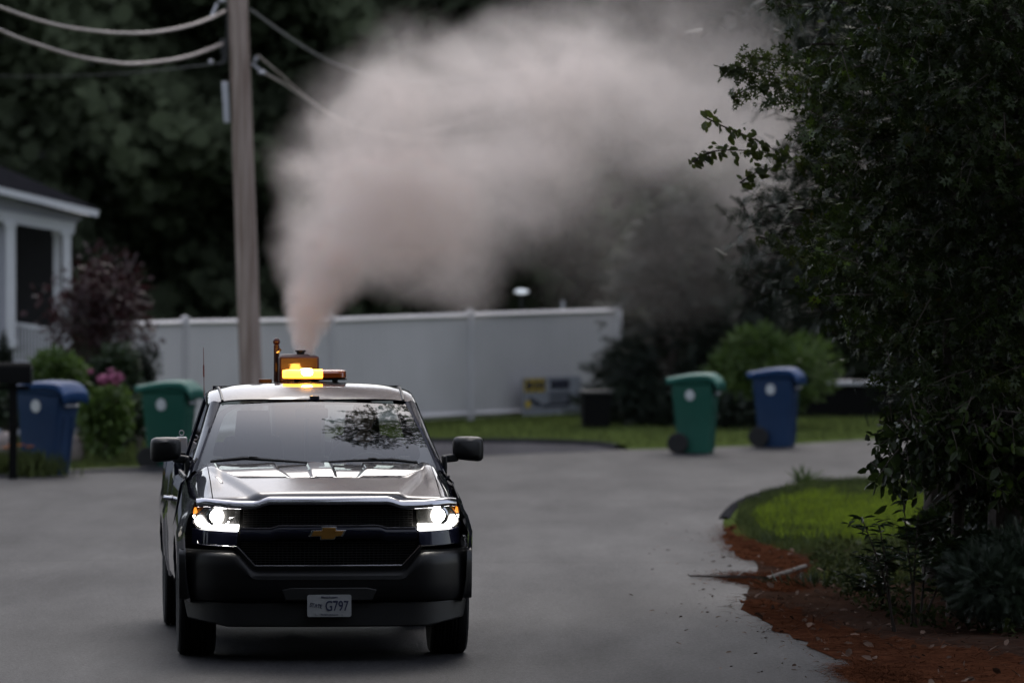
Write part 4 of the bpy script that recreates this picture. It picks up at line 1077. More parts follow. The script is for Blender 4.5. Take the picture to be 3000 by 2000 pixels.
# corners of the pane outside the rounded ring
rp = MB()
RW = .735
def roof_z(u, v):
    z = 1.868 - .03 * (abs(u) / RW) ** 2 - .035 * (abs(u) / RW) ** 8
    t = clamp((v - 2.06) / .75); z -= .107 * (1 - t) ** 2.1 * (1 - .1 * abs(u) / RW)
    t2 = clamp((v - 2.75) / .35); z -= .04 * t2 ** 2
    return z
rows = []
for i in range(30):
    t = i / 29; row = []
    for j in range(53):
        u = -RW + 2 * RW * j / 52; v = (2.055 + .065 * (u / .668) ** 2) * (1 - t) + 3.08 * t
        row.append((u, v, roof_z(u, v)))
    rows.append(row)
rows = [[(u, v + .015, z - .012) for u, v, z in rows[0]]] + rows
MB().grid(rows).build('roof', M['paint'], T, angle=50)
for sgn in (-1, 1):
    tr = []
    for i in range(16):
        t = i / 15; v = 2.12 + .93 * t; u = .655 + .012 * t; tr.append((sgn * u, v, roof_z(u, v) + .002))
    MB().tube(tr, [.011] * 16, 6).build('roof_trim', M['blackplastic'], T)
    # A pillar with the door frame behind it
    rows = []
    for j in range(15):
        t = j / 14; a = wsp(1, t)
        o1 = .938 * (1 - t) + .742 * t; vv = 1.52 * (1 - t) + 2.15 * t; zz = 1.215 * (1 - t) + roof_z(.735, 2.2) * t
        rows.append([(sgn * (a[0] - .004), a[1], a[2] + .002), (sgn * (a[0] + .012), a[1], a[2] + .008), (sgn * (a[0] * .45 + o1 * .55), (a[1] + vv) / 2 - .004, (a[2] + zz) / 2 + .012), (sgn * (o1 - .012), vv - .01, zz + .006), (sgn * (o1 + .004), vv + .03, zz - .008), (sgn * (o1 + .006), vv + .085, zz - .022), (sgn * (o1 - .02), vv + .095, zz - .03)])
    MB().grid(rows).build('pillar', M['paint'], T, angle=50)
    rows = []
    for j in range(13):
        v = 2.12 + .96 * j / 12; z = roof_z(.735, v)
        rows.append([(sgn * .728, v, z + .001), (sgn * .748, v, z - .012), (sgn * .766, v, z - .045), (sgn * .760, v, z - .062)])
    MB().grid(rows).build('door_frame', M['paint'], T, angle=50)
    rows = []
    for j in range(9):
        t = j / 8; u = .762 * (1 - t) + .935 * t; z = (roof_z(.735, 2.9) - .05) * (1 - t) + 1.21 * t
        rows.append([(sgn * (u - .02), 2.80, z), (sgn * (u + .004), 2.81, z), (sgn * (u + .006), 2.93, z), (sgn * (u - .01), 3.08, z)])
    MB().grid(rows).build('rear_pillar', M['paint'], T, angle=50)
    rows = []
    for j in range(9):
        t = j / 8; v0_ = 1.60 * (1 - t) + 2.20 * t; rows.append([(sgn * (.928 - .172 * t), v0_ + (2.82 - v0_) * k / 6, 1.212 + (roof_z(.735, 2.5) - .055 - 1.212) * t) for k in range(7)])
    MB().grid(rows).build('side_window', M['sideglass'], T)
    MB().box((sgn * .938, 2.2, 1.215), (.02, 1.4, .028)).build('belt_trim', M['blackplastic'], T, bevel=.004)
# quarter and back wall with window
bw_ = MB()
bw_.box((0, 3.06, 1.08), (1.84, .05, .36)); bw_.box((-.765, 3.06, 1.50), (.11, .05, .54), (0, .30, 0)); bw_.box((.765, 3.06, 1.50), (.11, .05, .54), (0, -.30, 0)); bw_.box((0, 3.06, 1.80), (1.38, .05, .07))
bw_.build('cab_back', M['paint'], T)
MB().box((0, 3.075, 1.51), (1.45, .006, .52)).build('rear_window', M['clearglass'], T, smooth=False)
hm = MB().tube([(-.5, 3.04, 1.27), (.5, 3.04, 1.27)], .012, 6).tube([(0, 3.05, 1.26), (0, 3.05, 1.77)], .012, 6); hm.build('rear_window_frame', M['blackplastic'], T)

# cabin
dsh = MB(); rows = []
for i in range(13):
    u = -.84 + 1.68 * i / 12
    bump_ = .05 * math.exp(-((u - .40) / .2) ** 2) + .02 * math.exp(-((u + .40) / .3) ** 2)
    rows.append([(u, 1.42 + .17 * (u / .84) ** 2, 1.22), (u, 1.62, 1.235 + bump_ * .4), (u, 1.80, 1.235 + bump_), (u, 1.92, 1.17 + bump_), (u, 1.95, .85)])
dsh.grid(rows).build('dashboard', M['interior'], T)
wv = []
for k in range(29):
    a = 2 * PI * k / 28; wv.append((.40 + .185 * math.cos(a), 2.02 - .07 * math.sin(a), 1.20 + .17 * math.sin(a)))
sw = MB().tube(wv, .015, 8, False).tube([(.40, 1.98, 1.19), (.40, 2.05, 1.2)], .05, 10).tube([(.23, 2.02, 1.2), (.57, 2.02, 1.2)], .015, 6); sw.build('steering_wheel', M['blackplastic'], T)
for sx in (-.40, .40):
    se = MB().box((sx, 2.60, .86), (.50, .52, .16)).box((sx, 2.86, 1.18), (.50, .15, .60), (-.18, 0, 0), (.86, .8))
    so = se.build('seat', M['seat'], T, bevel=.05, seg=3)
    MB().box((sx, 2.93, 1.56), (.27, .11, .19), (-.1, 0, 0), (.85, .8)).tube([(sx - .06, 2.92, 1.40), (sx - .06, 2.93, 1.52)], .008, 6).tube([(sx + .06, 2.92, 1.40), (sx + .06, 2.93, 1.52)], .008, 6).build('headrest', M['seat'], so, bevel=.04, seg=3)
MB().box((0, 2.66, .95), (.26, .5, .22)).build('centre_console', M['interior'], T, bevel=.03)
MB().box((0, 2.30, 1.655), (.235, .03, .07)).tube([(0, 2.30, 1.67), (0, 2.2, 1.75)], .012, 6).box((.01, 2.12, 1.735), (.07, .09, .10)).build('rear_view_mirror', M['blackplastic'], T, bevel=.012)
MB().box((-.36, 2.28, 1.77), (.42, .16, .015), (.25, 0, 0)).box((.36, 2.28, 1.77), (.42, .16, .015), (.25, 0, 0)).build('sun_visor', M['interior'], T, bevel=.004)
MB().box((0, 2.70, 1.772), (1.2, .70, .01)).build('headliner', M['interior'], T)

# wipers
wp = MB()
def wpt(s_, t, h=.014): a = wsp(s_, t); return (a[0], a[1] - h, a[2] + h)
wp.tube([wpt(-.90, .10, .02), wpt(-.62, .125, .03), wpt(-.30, .11, .02), wpt(-.06, .09, .016)], [.010, .014, .010, .007], 6)
wp.box(wpt(-.55, .13, .03), (.06, .02, .02))
wp.build('wiper', M['blackplastic'], T)
wp = MB().tube([wpt(.02, .09, .02), wpt(.30, .10, .026), wpt(.62, .10, .03), wpt(.84, .08, .02)], [.007, .010, .014, .010], 6); wp.box(wpt(.46, .11, .03), (.06, .02, .02))
wp.build('wiper', M['blackplastic'], T)
ck = MB(); rows = []
for i in range(31):
    u = -.86 + 1.72 * i / 30; rows.append([(u, 1.30 + .16 * (u / .9) ** 2, 1.235), (u, 1.46 + .16 * (u / .9) ** 2, 1.250)])
ck.grid(rows).build('cowl', M['blackplastic'], T)

# mirrors
for sgn in (-1, 1):
    zc = 1.415
    body = []
    for t, yy, sc2 in ((0, 1.80, .90), (.35, 1.74, 1.0), (.7, 1.685, .90), (1, 1.655, .62)):
        ring_ = []
        for k in range(20):
            a = 2 * PI * k / 20; e = .42
            cx = (1 if math.cos(a) >= 0 else -1) * abs(math.cos(a)) ** e; cz = (1 if math.sin(a) >= 0 else -1) * abs(math.sin(a)) ** e
            ring_.append((sgn * ((1.096 if sgn > 0 else 1.075) + .112 * sc2 * cx), yy, zc + .088 * sc2 * cz - .012 * cx * (1 if cz < 0 else .1)))
        body.append(ring_)
    mm = MB().grid(body, True); n0 = len(mm.v); mm.f.append(tuple(range(20))); mm.f.append(tuple(range(n0 - 20, n0)))
    mo = mm.build('side_mirror', M['blackplastic'], T, angle=50)
    MB().box((sgn * .965, 1.73, 1.345), (.12, .07, .055), (0, sgn * -.12, 0)).box((sgn * .925, 1.72, 1.30), (.03, .16, .13)).build('mirror_arm', M['blackplastic'], mo, bevel=.012)
    MB().box((sgn * 1.092, 1.806, zc), (.165, .005, .145)).build('mirror_glass', M['chrome'], mo, bevel=.002)

# beacon bar on the roof
lb = empty('light_bar', (0.05, 2.86, 1.864)); lb.parent = T
def capsule(x0, x1, ry, z0, z1, n=10, endr=.07, bev=.35):
    rows = []
    for i in range(n + 1):
        t = i / n; x = x0 + (x1 - x0) * t
        e = 1
        if x0 <= -.2 and t < .35: e = math.sqrt(max(.0, 1 - (1 - t / .35) ** 2)) * .75 + .25
        if x1 >= .2 and t > .65: e = math.sqrt(max(.0, 1 - ((t - .65) / .35) ** 2)) * .75 + .25
        prof = [(-1, 0), (-1, .55), (-.82, .85), (-.5, 1), (.5, 1), (.82, .85), (1, .55), (1, 0)]
        rows.append([(x, y * ry * e, z0 + z * (z1 - z0) * (.8 + .2 * e)) for y, z in prof])
    mb = MB().grid(rows, True); mb.f.append(tuple(range(8))); m_ = len(mb.v); mb.f.append(tuple(range(m_ - 8, m_))); return mb
capsule(-.235, .235, .105, .018, .037, 16).build('housing', M['blackgloss'], lb)
capsule(-.235, .055, .10, .037, .096, 12).build('lit_lens', M['beacon'], lb)
capsule(.055, .23, .10, .037, .096, 12).build('unlit_lens', M['beaconoff'], lb)
MB().ball((-.06, 0, .068), (.085, .116, .034)).build('flashing_lamp', M['beaconhot'], lb)
MB().lathe([(.20, 0), (.185, .012), (.05, .02)], (0, 0, -.012), 'z', 24).tube([(-.13, 0, 0), (-.13, 0, .022)], .022, 10).tube([(.15, 0, 0), (.15, 0, .022)], .022, 10).tube([(0, 0, 0), (0, 0, .022)], .03, 10).build('mount', M['blackplastic'], lb)
# whip aerial and bed rail ring
MB().tube([(-.72, 3.95, 1.33), (-.722, 3.96, 1.7), (-.728, 3.97, 2.10)], [.004, .003, .002], 6).tube([(-.725, 3.965, 1.88), (-.7265, 3.968, 1.97)], .006, 6).tube([(-.72, 3.95, 1.30), (-.72, 3.95, 1.37)], .012, 8).build('aerial', pm('aerial_red', (.18, .03, .02), .5), T)
rg_ = MB().box((-.90, 3.7, 1.385), (.085, .10, .11)); rgo = rg_.build('rail_box', M['white'], T, bevel=.012)
MB().tube([(-.90 + .018 * math.cos(2 * PI * k / 12), 3.7, 1.47 + .018 * math.sin(2 * PI * k / 12)) for k in range(13)], .004, 6, False).build('ring', M['metalgrey'], rgo)

# ------------------------------------------------------------------ sprayer standing in the bed
def tl(u, v, z):
    return Vector((XC + u * math.cos(YAW) - v * math.sin(YAW), D0 + u * math.sin(YAW) + v * math.cos(YAW), z))
sp = empty('fog_sprayer', tl(-.03, 3.95, .76), YAW, 'dark red brown fogging sprayer machine standing in the truck bed behind the cab', 'sprayer')
MB().box((0, 0, .55), (.40, .55, 1.06)).build('tank', M['blackplastic'], sp, bevel=.03)
MB().box((.01, 0, 1.18), (.30, .42, .20)).box((-.01, 0, 1.275), (.22, .3, .03)).build('engine_cover', M['sprayer'], sp, bevel=.02)
MB().tube([(-.15, 0, 1.05), (-.15, 0, 1.36)], .022, 8).ball((-.15, 0, 1.385), .028, 10, 8).tube([(-.15, -.02, 1.30), (-.12, -.02, 1.33)], .012, 6).build('standpipe', M['sprayer'], sp)
MB().box((-.235, 0, 1.08), (.10, .05, .05)).build('bracket', M['sprayer'], sp, bevel=.005)
MB().lathe([(.03, 0), (.03, .03), (.04, .035), (.04, .045), (.02, .045)], (.03, 0, 1.275), 'z', 18).build('nozzle', M['blackplastic'], sp)

# ------------------------------------------------------------------ the driver behind the wheel
def person(loc):
    pr = empty('person', loc, YAW, 'driver in a dark shirt sitting behind the steering wheel of the truck', 'person')
    J = [(0, 0, 0, .15), (0, -.02, .16, .145), (0, -.01, .32, .165), (0, .0, .42, .13), (0, -.01, .50, .055), (0, -.02, .565, .05),
         (-.10, 0, .415, .085), (-.19, -.01, .40, .062), (-.245, -.12, .20, .047), (-.20, -.38, .24, .036), (-.185, -.52, .285, .027), (-.18, -.60, .31, .034),
         (.10, 0, .415, .085), (.19, -.01, .40, .062), (.245, -.12, .20, .047), (.20, -.38, .24, .036), (.185, -.52, .285, .027), (.18, -.60, .31, .034),
         (-.09, -.08, -.03, .085), (-.12, -.44, .02, .07), (-.12, -.58, -.32, .05), (.09, -.08, -.03, .085), (.12, -.44, .02, .07), (.12, -.58, -.32, .05)]
    E = [(0, 1), (1, 2), (2, 3), (3, 4), (4, 5), (3, 6), (6, 7), (7, 8), (8, 9), (9, 10), (10, 11), (3, 12), (12, 13), (13, 14), (14, 15), (15, 16), (16, 17), (0, 18), (18, 19), (19, 20), (0, 21), (21, 22), (22, 23)]
    def skinned(name, keep, grow, mat, parent):
        me = bpy.data.meshes.new(name); mp = {k: i for i, k in enumerate(keep)}
        me.from_pydata([J[k][:3] for k in keep], [(mp[a], mp[b]) for a, b in E if a in mp and b in mp], [])
        o = bpy.data.objects.new(name, me); C.objects.link(o)
        o.modifiers.new('skin', 'SKIN'); o.modifiers.new('sub', 'SUBSURF').levels = 2
        for i, k in enumerate(keep):
            q = me.skin_vertices[0].data[i]; q.radius = (J[k][3] + grow, (J[k][3] + grow) * (.75 if k in (1, 2, 3) else 1)); q.use_root = (i == 0)
        dg = bpy.context.evaluated_depsgraph_get(); m2 = bpy.data.meshes.new_from_object(o.evaluated_get(dg)); bpy.data.objects.remove(o)
        return m2
    body = skinned('body', list(range(24)), 0, None, pr)
    hd = MB().ball((0, -.03, .665), (.076, .094, .112), 20, 14)
    hd.v = [(x, y, z) if y > -.09 else (x * .95, y, z) for x, y, z in hd.v]
    hd.ball((0, -.128, .655), (.014, .022, .026), 8, 6); hd.ball((-.078, -.02, .66), (.01, .02, .03), 8, 6); hd.ball((.078, -.02, .66), (.01, .02, .03), 8, 6); hd.ball((0, -.105, .605), (.035, .02, .016), 8, 6)
    bm = bmesh.new(); bm.from_mesh(body)
    vs_ = [bm.verts.new(v) for v in hd.v]
    for f_ in hd.f:
        if len(set(f_)) > 2:
            try: bm.faces.new([vs_[i] for i in f_])
            except ValueError: pass
    for sx in (-1, 1):            # fingers closed round the rim
        for k in range(4):
            c0 = Vector((sx * (.18 - .012), -.625 + .006 * k, .335 - .020 * k))
            t_ = MB().tube([c0 + Vector((sx * .02, .03, 0)), c0 + Vector((0, -.012, 0)), c0 + Vector((-sx * .024, .006, -.002))], [.009, .0085, .007], 6)
            w_ = [bm.verts.new(v) for v in t_.v]
            for f_ in t_.f: bm.faces.new([w_[i] for i in f_])
    me = bpy.data.meshes.new('body'); bm.to_mesh(me); bm.free(); me.materials.clear(); me.materials.append(M['skin']); me.polygons.foreach_set('use_smooth', [True] * len(me.polygons))
    o = bpy.data.objects.new('body', me); C.objects.link(o); o.parent = pr
    sh = skinned('shirt', [0, 1, 2, 3, 6, 7, 8, 9, 12, 13, 14, 15], .012, None, pr)
    sh.materials.clear(); sh.materials.append(M['shirt']); o = bpy.data.objects.new('shirt', sh); C.objects.link(o); o.parent = pr
    hr = MB().ball((0, -.012, .70), (.083, .095, .092), 18, 12); hr.v = [(x, y, max(z, .665) if y < -.03 else z) for x, y, z in hr.v]
    hr.build('hair', M['hair'], pr)
    for sx in (-.03, .03): MB().ball((sx, -.117, .672), (.011, .008, .007), 8, 6).build('eye', M['hair'], pr)
person(tl(.40, 2.66, .96))

# ------------------------------------------------------------------ smoke
# plume axis: (photo x, photo y, distance, radius across, radius along view, strength)
BL = [(700, 815, 48.9, 0.060, 0.070, 30.000), (701, 780, 48.95, 0.080, 0.090, 26.000), (706, 735, 49, 0.120, 0.130, 14.000), (716, 680, 49.1, 0.170, 0.180, 7.000), (738, 615, 49.3, 0.240, 0.250, 3.200),
      (770, 545, 49.6, 0.335, 0.352, 1.584), (830, 480, 49.9, 0.432, 0.440, 1.152), (940, 490, 50.2, 0.454, 0.462, 0.936), (1030, 560, 50.6, 0.346, 0.440, 0.504), (920, 390, 50.3, 0.497, 0.495, 0.828), (1010, 300, 50.8, 0.540, 0.550, 0.648), (760, 380, 50.1, 0.324, 0.440, 0.324),
      (850, 280, 50.4, 0.410, 0.495, 0.274), (960, 190, 50.8, 0.410, 0.550, 0.216), (1080, 430, 50.9, 0.497, 0.550, 0.432), (1080, 650, 51.2, 0.220, 0.400, 0.280), (1170, 240, 51.6, 0.500, 0.600, 0.750), (1250, 170, 51.8, 0.420, 0.600, 0.400), (1190, 380, 51.6, 0.460, 0.550, 0.400),
      (1340, 260, 52.2, 0.520, 0.700, 0.360), (1290, 440, 52, 0.460, 0.600, 0.094), (1300, 80, 52.3, 0.360, 0.600, 0.200), (1450, 100, 52.8, 0.450, 0.700, 0.170), (1520, 240, 53, 0.520, 0.800, 0.250), (1620, 120, 53.6, 0.500, 0.800, 0.140), (1680, 270, 54, 0.520, 0.800, 0.220),
      (1480, 420, 53, 0.500, 0.800, 0.055), (1400, 580, 53.5, 0.500, 0.800, 0.025), (1640, 450, 54, 0.550, 0.800, 0.044), (1580, 600, 54, 0.500, 0.800, 0.019), (1900, 300, 55, 0.800, 0.900, 0.180)]
def smoke():
    m = bpy.data.materials.new('smoke'); m.use_nodes = True; nt = m.node_tree
    nt.nodes.remove(nt.nodes['Principled BSDF'])
    out = nt.nodes['Material Output']; pv = N(nt, 'ShaderNodeVolumePrincipled')
    pv.inputs['Color'].default_value = (.99, .92, .88, 1); pv.inputs['Anisotropy'].default_value = 0.3
    nt.links.new(pv.outputs[0], out.inputs['Volume'])
    tc = N(nt, 'ShaderNodeTexCoord')
    warp = N(nt, 'ShaderNodeTexNoise'); warp.inputs['Scale'].default_value = 1.5; warp.inputs['Detail'].default_value = 2
    nt.links.new(tc.outputs['Object'], warp.inputs['Vector'])
    w1 = N(nt, 'ShaderNodeVectorMath', operation='SUBTRACT'); w1.inputs[1].default_value = (.5, .5, .5); nt.links.new(warp.outputs['Color'], w1.inputs[0])
    # the wobble grows with height above the nozzle
    sx = N(nt, 'ShaderNodeSeparateXYZ'); nt.links.new(tc.outputs['Object'], sx.inputs[0])
    gr = N(nt, 'ShaderNodeMapRange'); gr.inputs[1].default_value = 2.0; gr.inputs[2].default_value = 3.2; gr.inputs[3].default_value = .05; gr.inputs[4].default_value = .5
    nt.links.new(sx.outputs[2], gr.inputs[0])
    w2 = N(nt, 'ShaderNodeVectorMath', operation='SCALE'); nt.links.new(w1.outputs[0], w2.inputs[0]); nt.links.new(gr.outputs[0], w2.inputs['Scale'])
    pos = N(nt, 'ShaderNodeVectorMath', operation='ADD'); nt.links.new(tc.outputs['Object'], pos.inputs[0]); nt.links.new(w2.outputs[0], pos.inputs[1])
    acc = None
    for x, y, d, ra, rb, s_ in BL:
        c_ = P(x, y, d)
        sb = N(nt, 'ShaderNodeVectorMath', operation='SUBTRACT'); sb.inputs[1].default_value = c_; nt.links.new(pos.outputs[0], sb.inputs[0])
        dv = N(nt, 'ShaderNodeVectorMath', operation='DIVIDE'); dv.inputs[1].default_value = (ra * 1.5, rb * 1.6, ra * 1.5); nt.links.new(sb.outputs[0], dv.inputs[0])
        dt = N(nt, 'ShaderNodeVectorMath', operation='DOT_PRODUCT'); nt.links.new(dv.outputs[0], dt.inputs[0]); nt.links.new(dv.outputs[0], dt.inputs[1])
        mr = N(nt, 'ShaderNodeMapRange', interpolation_type='SMOOTHSTEP'); mr.inputs[1].default_value = 0; mr.inputs[2].default_value = 1.3; mr.inputs[3].default_value = s_; mr.inputs[4].default_value = 0
        nt.links.new(dt.outputs['Value'], mr.inputs[0])
        if acc is None: acc = mr.outputs[0]
        else:
            ad = N(nt, 'ShaderNodeMath', operation='ADD'); nt.links.new(acc, ad.inputs[0]); nt.links.new(mr.outputs[0], ad.inputs[1]); acc = ad.outputs[0]
    no = N(nt, 'ShaderNodeTexNoise'); no.inputs['Scale'].default_value = 2.0; no.inputs['Detail'].default_value = 7; no.inputs['Roughness'].default_value = .62; no.inputs['Distortion'].default_value = .5
    nt.links.new(pos.outputs[0], no.inputs['Vector'])
    nr = N(nt, 'ShaderNodeMapRange'); nr.inputs[1].default_value = .32; nr.inputs[2].default_value = .68; nr.inputs[3].default_value = .15; nr.inputs[4].default_value = 1.8
    nt.links.new(no.outputs[0], nr.inputs[0])
    mu = N(nt, 'ShaderNodeMath', operation='MULTIPLY'); nt.links.new(acc, mu.inputs[0]); nt.links.new(nr.outputs[0], mu.inputs[1])
    mp = N(nt, 'ShaderNodeMapping'); mp.inputs['Rotation'].default_value = (0, .6, 0); mp.inputs['Scale'].default_value = (.55, .6, 1.5)
    n2 = N(nt, 'ShaderNodeTexNoise'); n2.inputs['Scale'].default_value = 1.1; n2.inputs['Detail'].default_value = 3
    nt.links.new(pos.outputs[0], mp.inputs[0]); nt.links.new(mp.outputs[0], n2.inputs['Vector'])
    r2 = N(nt, 'ShaderNodeMapRange'); r2.inputs[1].default_value = .35; r2.inputs[2].default_value = .62; r2.inputs[3].default_value = .35; r2.inputs[4].default_value = 1.4
    nt.links.new(n2.outputs[0], r2.inputs[0])
    mu2 = N(nt, 'ShaderNodeMath', operation='MULTIPLY'); nt.links.new(mu.outputs[0], mu2.inputs[0]); nt.links.new(r2.outputs[0], mu2.inputs[1]); mu = mu2
    m2 = N(nt, 'ShaderNodeMath', operation='MULTIPLY'); nt.links.new(mu.outputs[0], m2.inputs[0]); m2.inputs[1].default_value = SMOKE_K
    nt.links.new(m2.outputs[0], pv.inputs['Density'])
    return m
SMOKE_K = 1.0
# closed hull that follows the plume
mb = MB()
bm = bmesh.new()
for x, y, d, ra, rb, s_ in BL:
    c_ = P(x, y, d); k = 1.42
    for i in range(14):
        for j in range(8):
            th = PI * (j + .5) / 8; ph = 2 * PI * i / 14
            g_ = .0 if d < 49.2 else .22
            bm.verts.new((c_.x + (ra * k + g_) * math.sin(th) * math.cos(ph), c_.y + (rb * 1.5 + g_) * math.sin(th) * math.sin(ph), c_.z + (ra * k + g_) * math.cos(th)))
bm.free()
# remeshed union of the blobs: one closed cloud skin
for x, y, d, ra, rb, s_ in BL:
    c_ = P(x, y, d); g_ = .02 if d < 49.2 else .2
    mb.ball(c_, (ra * 1.6 + g_, rb * 1.7 + g_, ra * 1.6 + g_), 24, 14)
so = mb.build('smoke', None, None, smooth=False)
me = so.data
rm = so.modifiers.new('union', 'REMESH'); rm.mode = 'VOXEL'; rm.voxel_size = .05
dg = bpy.context.evaluated_depsgraph_get(); me2 = bpy.data.meshes.new_from_object(so.evaluated_get(dg)); so.modifiers.clear(); so.data = me2
me2.materials.clear(); me2.materials.append(smoke())
tag(so, 'pale grey spray smoke billowing up behind the truck cab and drifting right', 'smoke', kind='stuff')

# ------------------------------------------------------------------ near trees on the right
def twig_tree(name, label, base, mask, drange, ntw, leaves, size, mat, tpl, seed, droop=-.1, lead=-1, ln=(.25, .6), extra=None, group=None, trunk=None, leafangle=.9, fan=.5):
    rg = np.random.default_rng(seed)
    r = empty(name, (base[0], base[1], 0), 0, label, 'tree', group)
    xs = [p_[0] for p_ in mask]; ys = [p_[1] for p_ in mask]
    sx = rg.uniform(min(xs), max(xs), ntw * 4); sy = rg.uniform(min(ys), max(ys), ntw * 4)
    ok = inpoly(sx, sy, mask); sx, sy = sx[ok][:ntw], sy[ok][:ntw]; n = len(sx)
    d = rg.uniform(drange[0], drange[1], n)
    st = np.stack([(sx * K - 1500) / 19000 * d, d, H - (sy * K - 667) / 19000 * d], 1)
    if extra is not None: st = np.concatenate([st, extra]); n = len(st)
    st[:, 2] = np.maximum(st[:, 2], .25)
    # twigs grow outwards from the trunk
    ax = st - np.array([base[0], base[1], 0]); ax[:, 2] = (st[:, 2] - 3.0) * .25
    ax /= np.linalg.norm(ax, axis=1, keepdims=True)
    dr = ax + rg.normal(0, fan, (n, 3)) * np.array([1, 1, .6]); dr[:, 2] += droop; dr /= np.linalg.norm(dr, axis=1, keepdims=True)
    L = rg.uniform(ln[0], ln[1], n)
    tw = MB(); o3 = st - np.array([base[0], base[1], 0])
    root = o3 - dr * L[:, None] * .6
    for k in range(0, n, 2 if n > 1500 else 1):
        tw.tube([root[k], o3[k], o3[k] + dr[k] * L[k] * .5 + np.array([0, 0, -.02])], [.006, .004, .002], 3, False)
    # limbs
    tr = trunk or (.16, 8.0)
    tw.tube([(0, 0, 0), (.05, .02, tr[1] * .3), (-.05, 0, tr[1] * .65), (0, 0, tr[1])], [tr[0], tr[0] * .8, tr[0] * .55, .02], 10)
    for k in rg.integers(0, n, 46):
        e = o3[k]; z0 = max(.3, min(tr[1] * .9, e[2] - .25 * math.hypot(e[0], e[1]) * .5)); m_ = (e * .5 + np.array([0, 0, z0 * .5 + .1]))
        tw.tube([(0, 0, z0), tuple(m_), tuple(e)], [.045, .026, .008], 5, False)
    tw.build('trunk', M['bark'], r)
    kk = np.repeat(np.arange(n), leaves); t = np.tile(np.linspace(-.5, .55, leaves), n) + rg.normal(0, .04, n * leaves)
    pos = o3[kk] + dr[kk] * (L[kk] * t)[:, None]; pos[:, 2] -= .03 * np.abs(t)
    side = np.cross(dr[kk], rg.normal(size=(n * leaves, 3))); side /= np.linalg.norm(side, axis=1, keepdims=True)
    dd = dr[kk] * rg.uniform(.3, 1, (n * leaves, 1)) + side * leafangle; dd[:, 2] += droop * 1.5
    scatter('crown', tpl, pos, dd, rg.uniform(size * .55, size * 1.25, n * leaves), mat, r, roll=rg.normal(0, .6, (n * leaves, 3)) + side * .3)
    return r
rg = np.random.default_rng(77)
def cloud(n, c_, r_):
    v = rg.normal(size=(n, 3)); v /= np.linalg.norm(v, axis=1, keepdims=True); return np.array(c_) + v * rg.uniform(0, 1, (n, 1)) ** .4 * np.array(r_)
# spruce: left outline and the dark body
spruce_mask = [(1775, -60), (1800, 60), (1800, 90), (1850, 160), (1880, 250), (1830, 330), (1810, 420), (1700, 440), (1680, 470), (1720, 520), (1760, 555), (1700, 590), (1690, 610), (1730, 650), (1830, 700), (1920, 750), (1990, 820), (2030, 900), (2060, 960), (2120, 1000), (2500, 1040), (2900, 1000), (2900, -60)]
ex = cloud(900, (3.6, 54.5, 5.6), (1.9, 1.6, 3.2))
twig_tree('spruce_tree', 'near black spruce forming the dark left outline of the right hand foliage', (3.6, 54.6), spruce_mask, (52.4, 54.4), 2600, 7, .17, M['needle'], T_SPRAY, 31, -.12, ln=(.25, .5), extra=ex, trunk=(.16, 9.5), fan=.4)
oak_mask = [(2150, -60), (1990, 40), (1930, 120), (1840, 150), (1790, 165), (1780, 200), (1800, 250), (1870, 330), (1900, 420), (1870, 540), (1890, 640), (1960, 730), (2010, 800), (2080, 870), (2090, 960), (2110, 1010), (2120, 1060), (2170, 1130), (2300, 1150), (2500, 1180), (2900, 1000), (2900, -60)]
ex = np.concatenate([cloud(1300, (3.6, 50.5, 6.4), (2.6, 2.2, 2.6)), cloud(420, (.1, 49.0, 6.9), (1.1, 1.2, 1.3)), cloud(260, (1.9, 49.5, 7.0), (1.2, 1.3, .9)), cloud(300, (4.2, 51, 3), (1.5, 2.2, 2.4))])
ex = ex[~((ex[:, 0] / ex[:, 1] * 19000 + 1500 < 2250) & ((H - ex[:, 2]) / ex[:, 1] * 19000 + 667 > -60))]
twig_tree('oak_tree', 'oak with lobed leaves in front of the spruce at the right picture side', (3.9, 51.2), oak_mask, (48.8, 51.6), 2300, 8, .125, M['oak'], T_OAK, 32, -.18, ln=(.25, .5), extra=ex, trunk=(.17, 9), leafangle=.9)
# long light sprays reaching out to the left of the outline
def spray(tree, pts, d, nl, size, mat, tpl, seed):
    rg_ = np.random.default_rng(seed); q = smooth_line([tuple(P(x, y, d + dd)) for x, y, dd in pts], 8); b0_ = Vector((tree.location.x, tree.location.y, 0))
    q = [Vector(p_) - b0_ for p_ in q]
    MB().tube(q, [.008 - .006 * i / len(q) for i in range(len(q))], 5, False).build('bough', M['bark'], tree)
    Q = np.array(q); k = rg_.integers(0, len(q) - 1, nl); f_ = rg_.uniform(0, 1, (nl, 1)); pos = Q[k] * (1 - f_) + Q[k + 1] * f_ + rg_.normal(0, .03, (nl, 3))
    tn = Q[k + 1] - Q[k]; tn /= np.linalg.norm(tn, axis=1, keepdims=True)
    dd = tn * .6 + rg_.normal(0, .6, (nl, 3)); dd[:, 2] -= .45
    scatter('leaves', tpl, pos, dd, rg_.uniform(size * .6, size * 1.2, nl), mat, tree, roll=rg_.normal(0, .5, (nl, 3)) + np.array([0, -1, .4]))
oakt = bpy.data.objects['oak_tree']; M['oaklit'] = leaf_mat('lit_oak_leaves', (.03, .045, .012), (.075, .10, .02), .4, .4, .4, 2)  # paler copy of the oak leaf, light painted into its colour
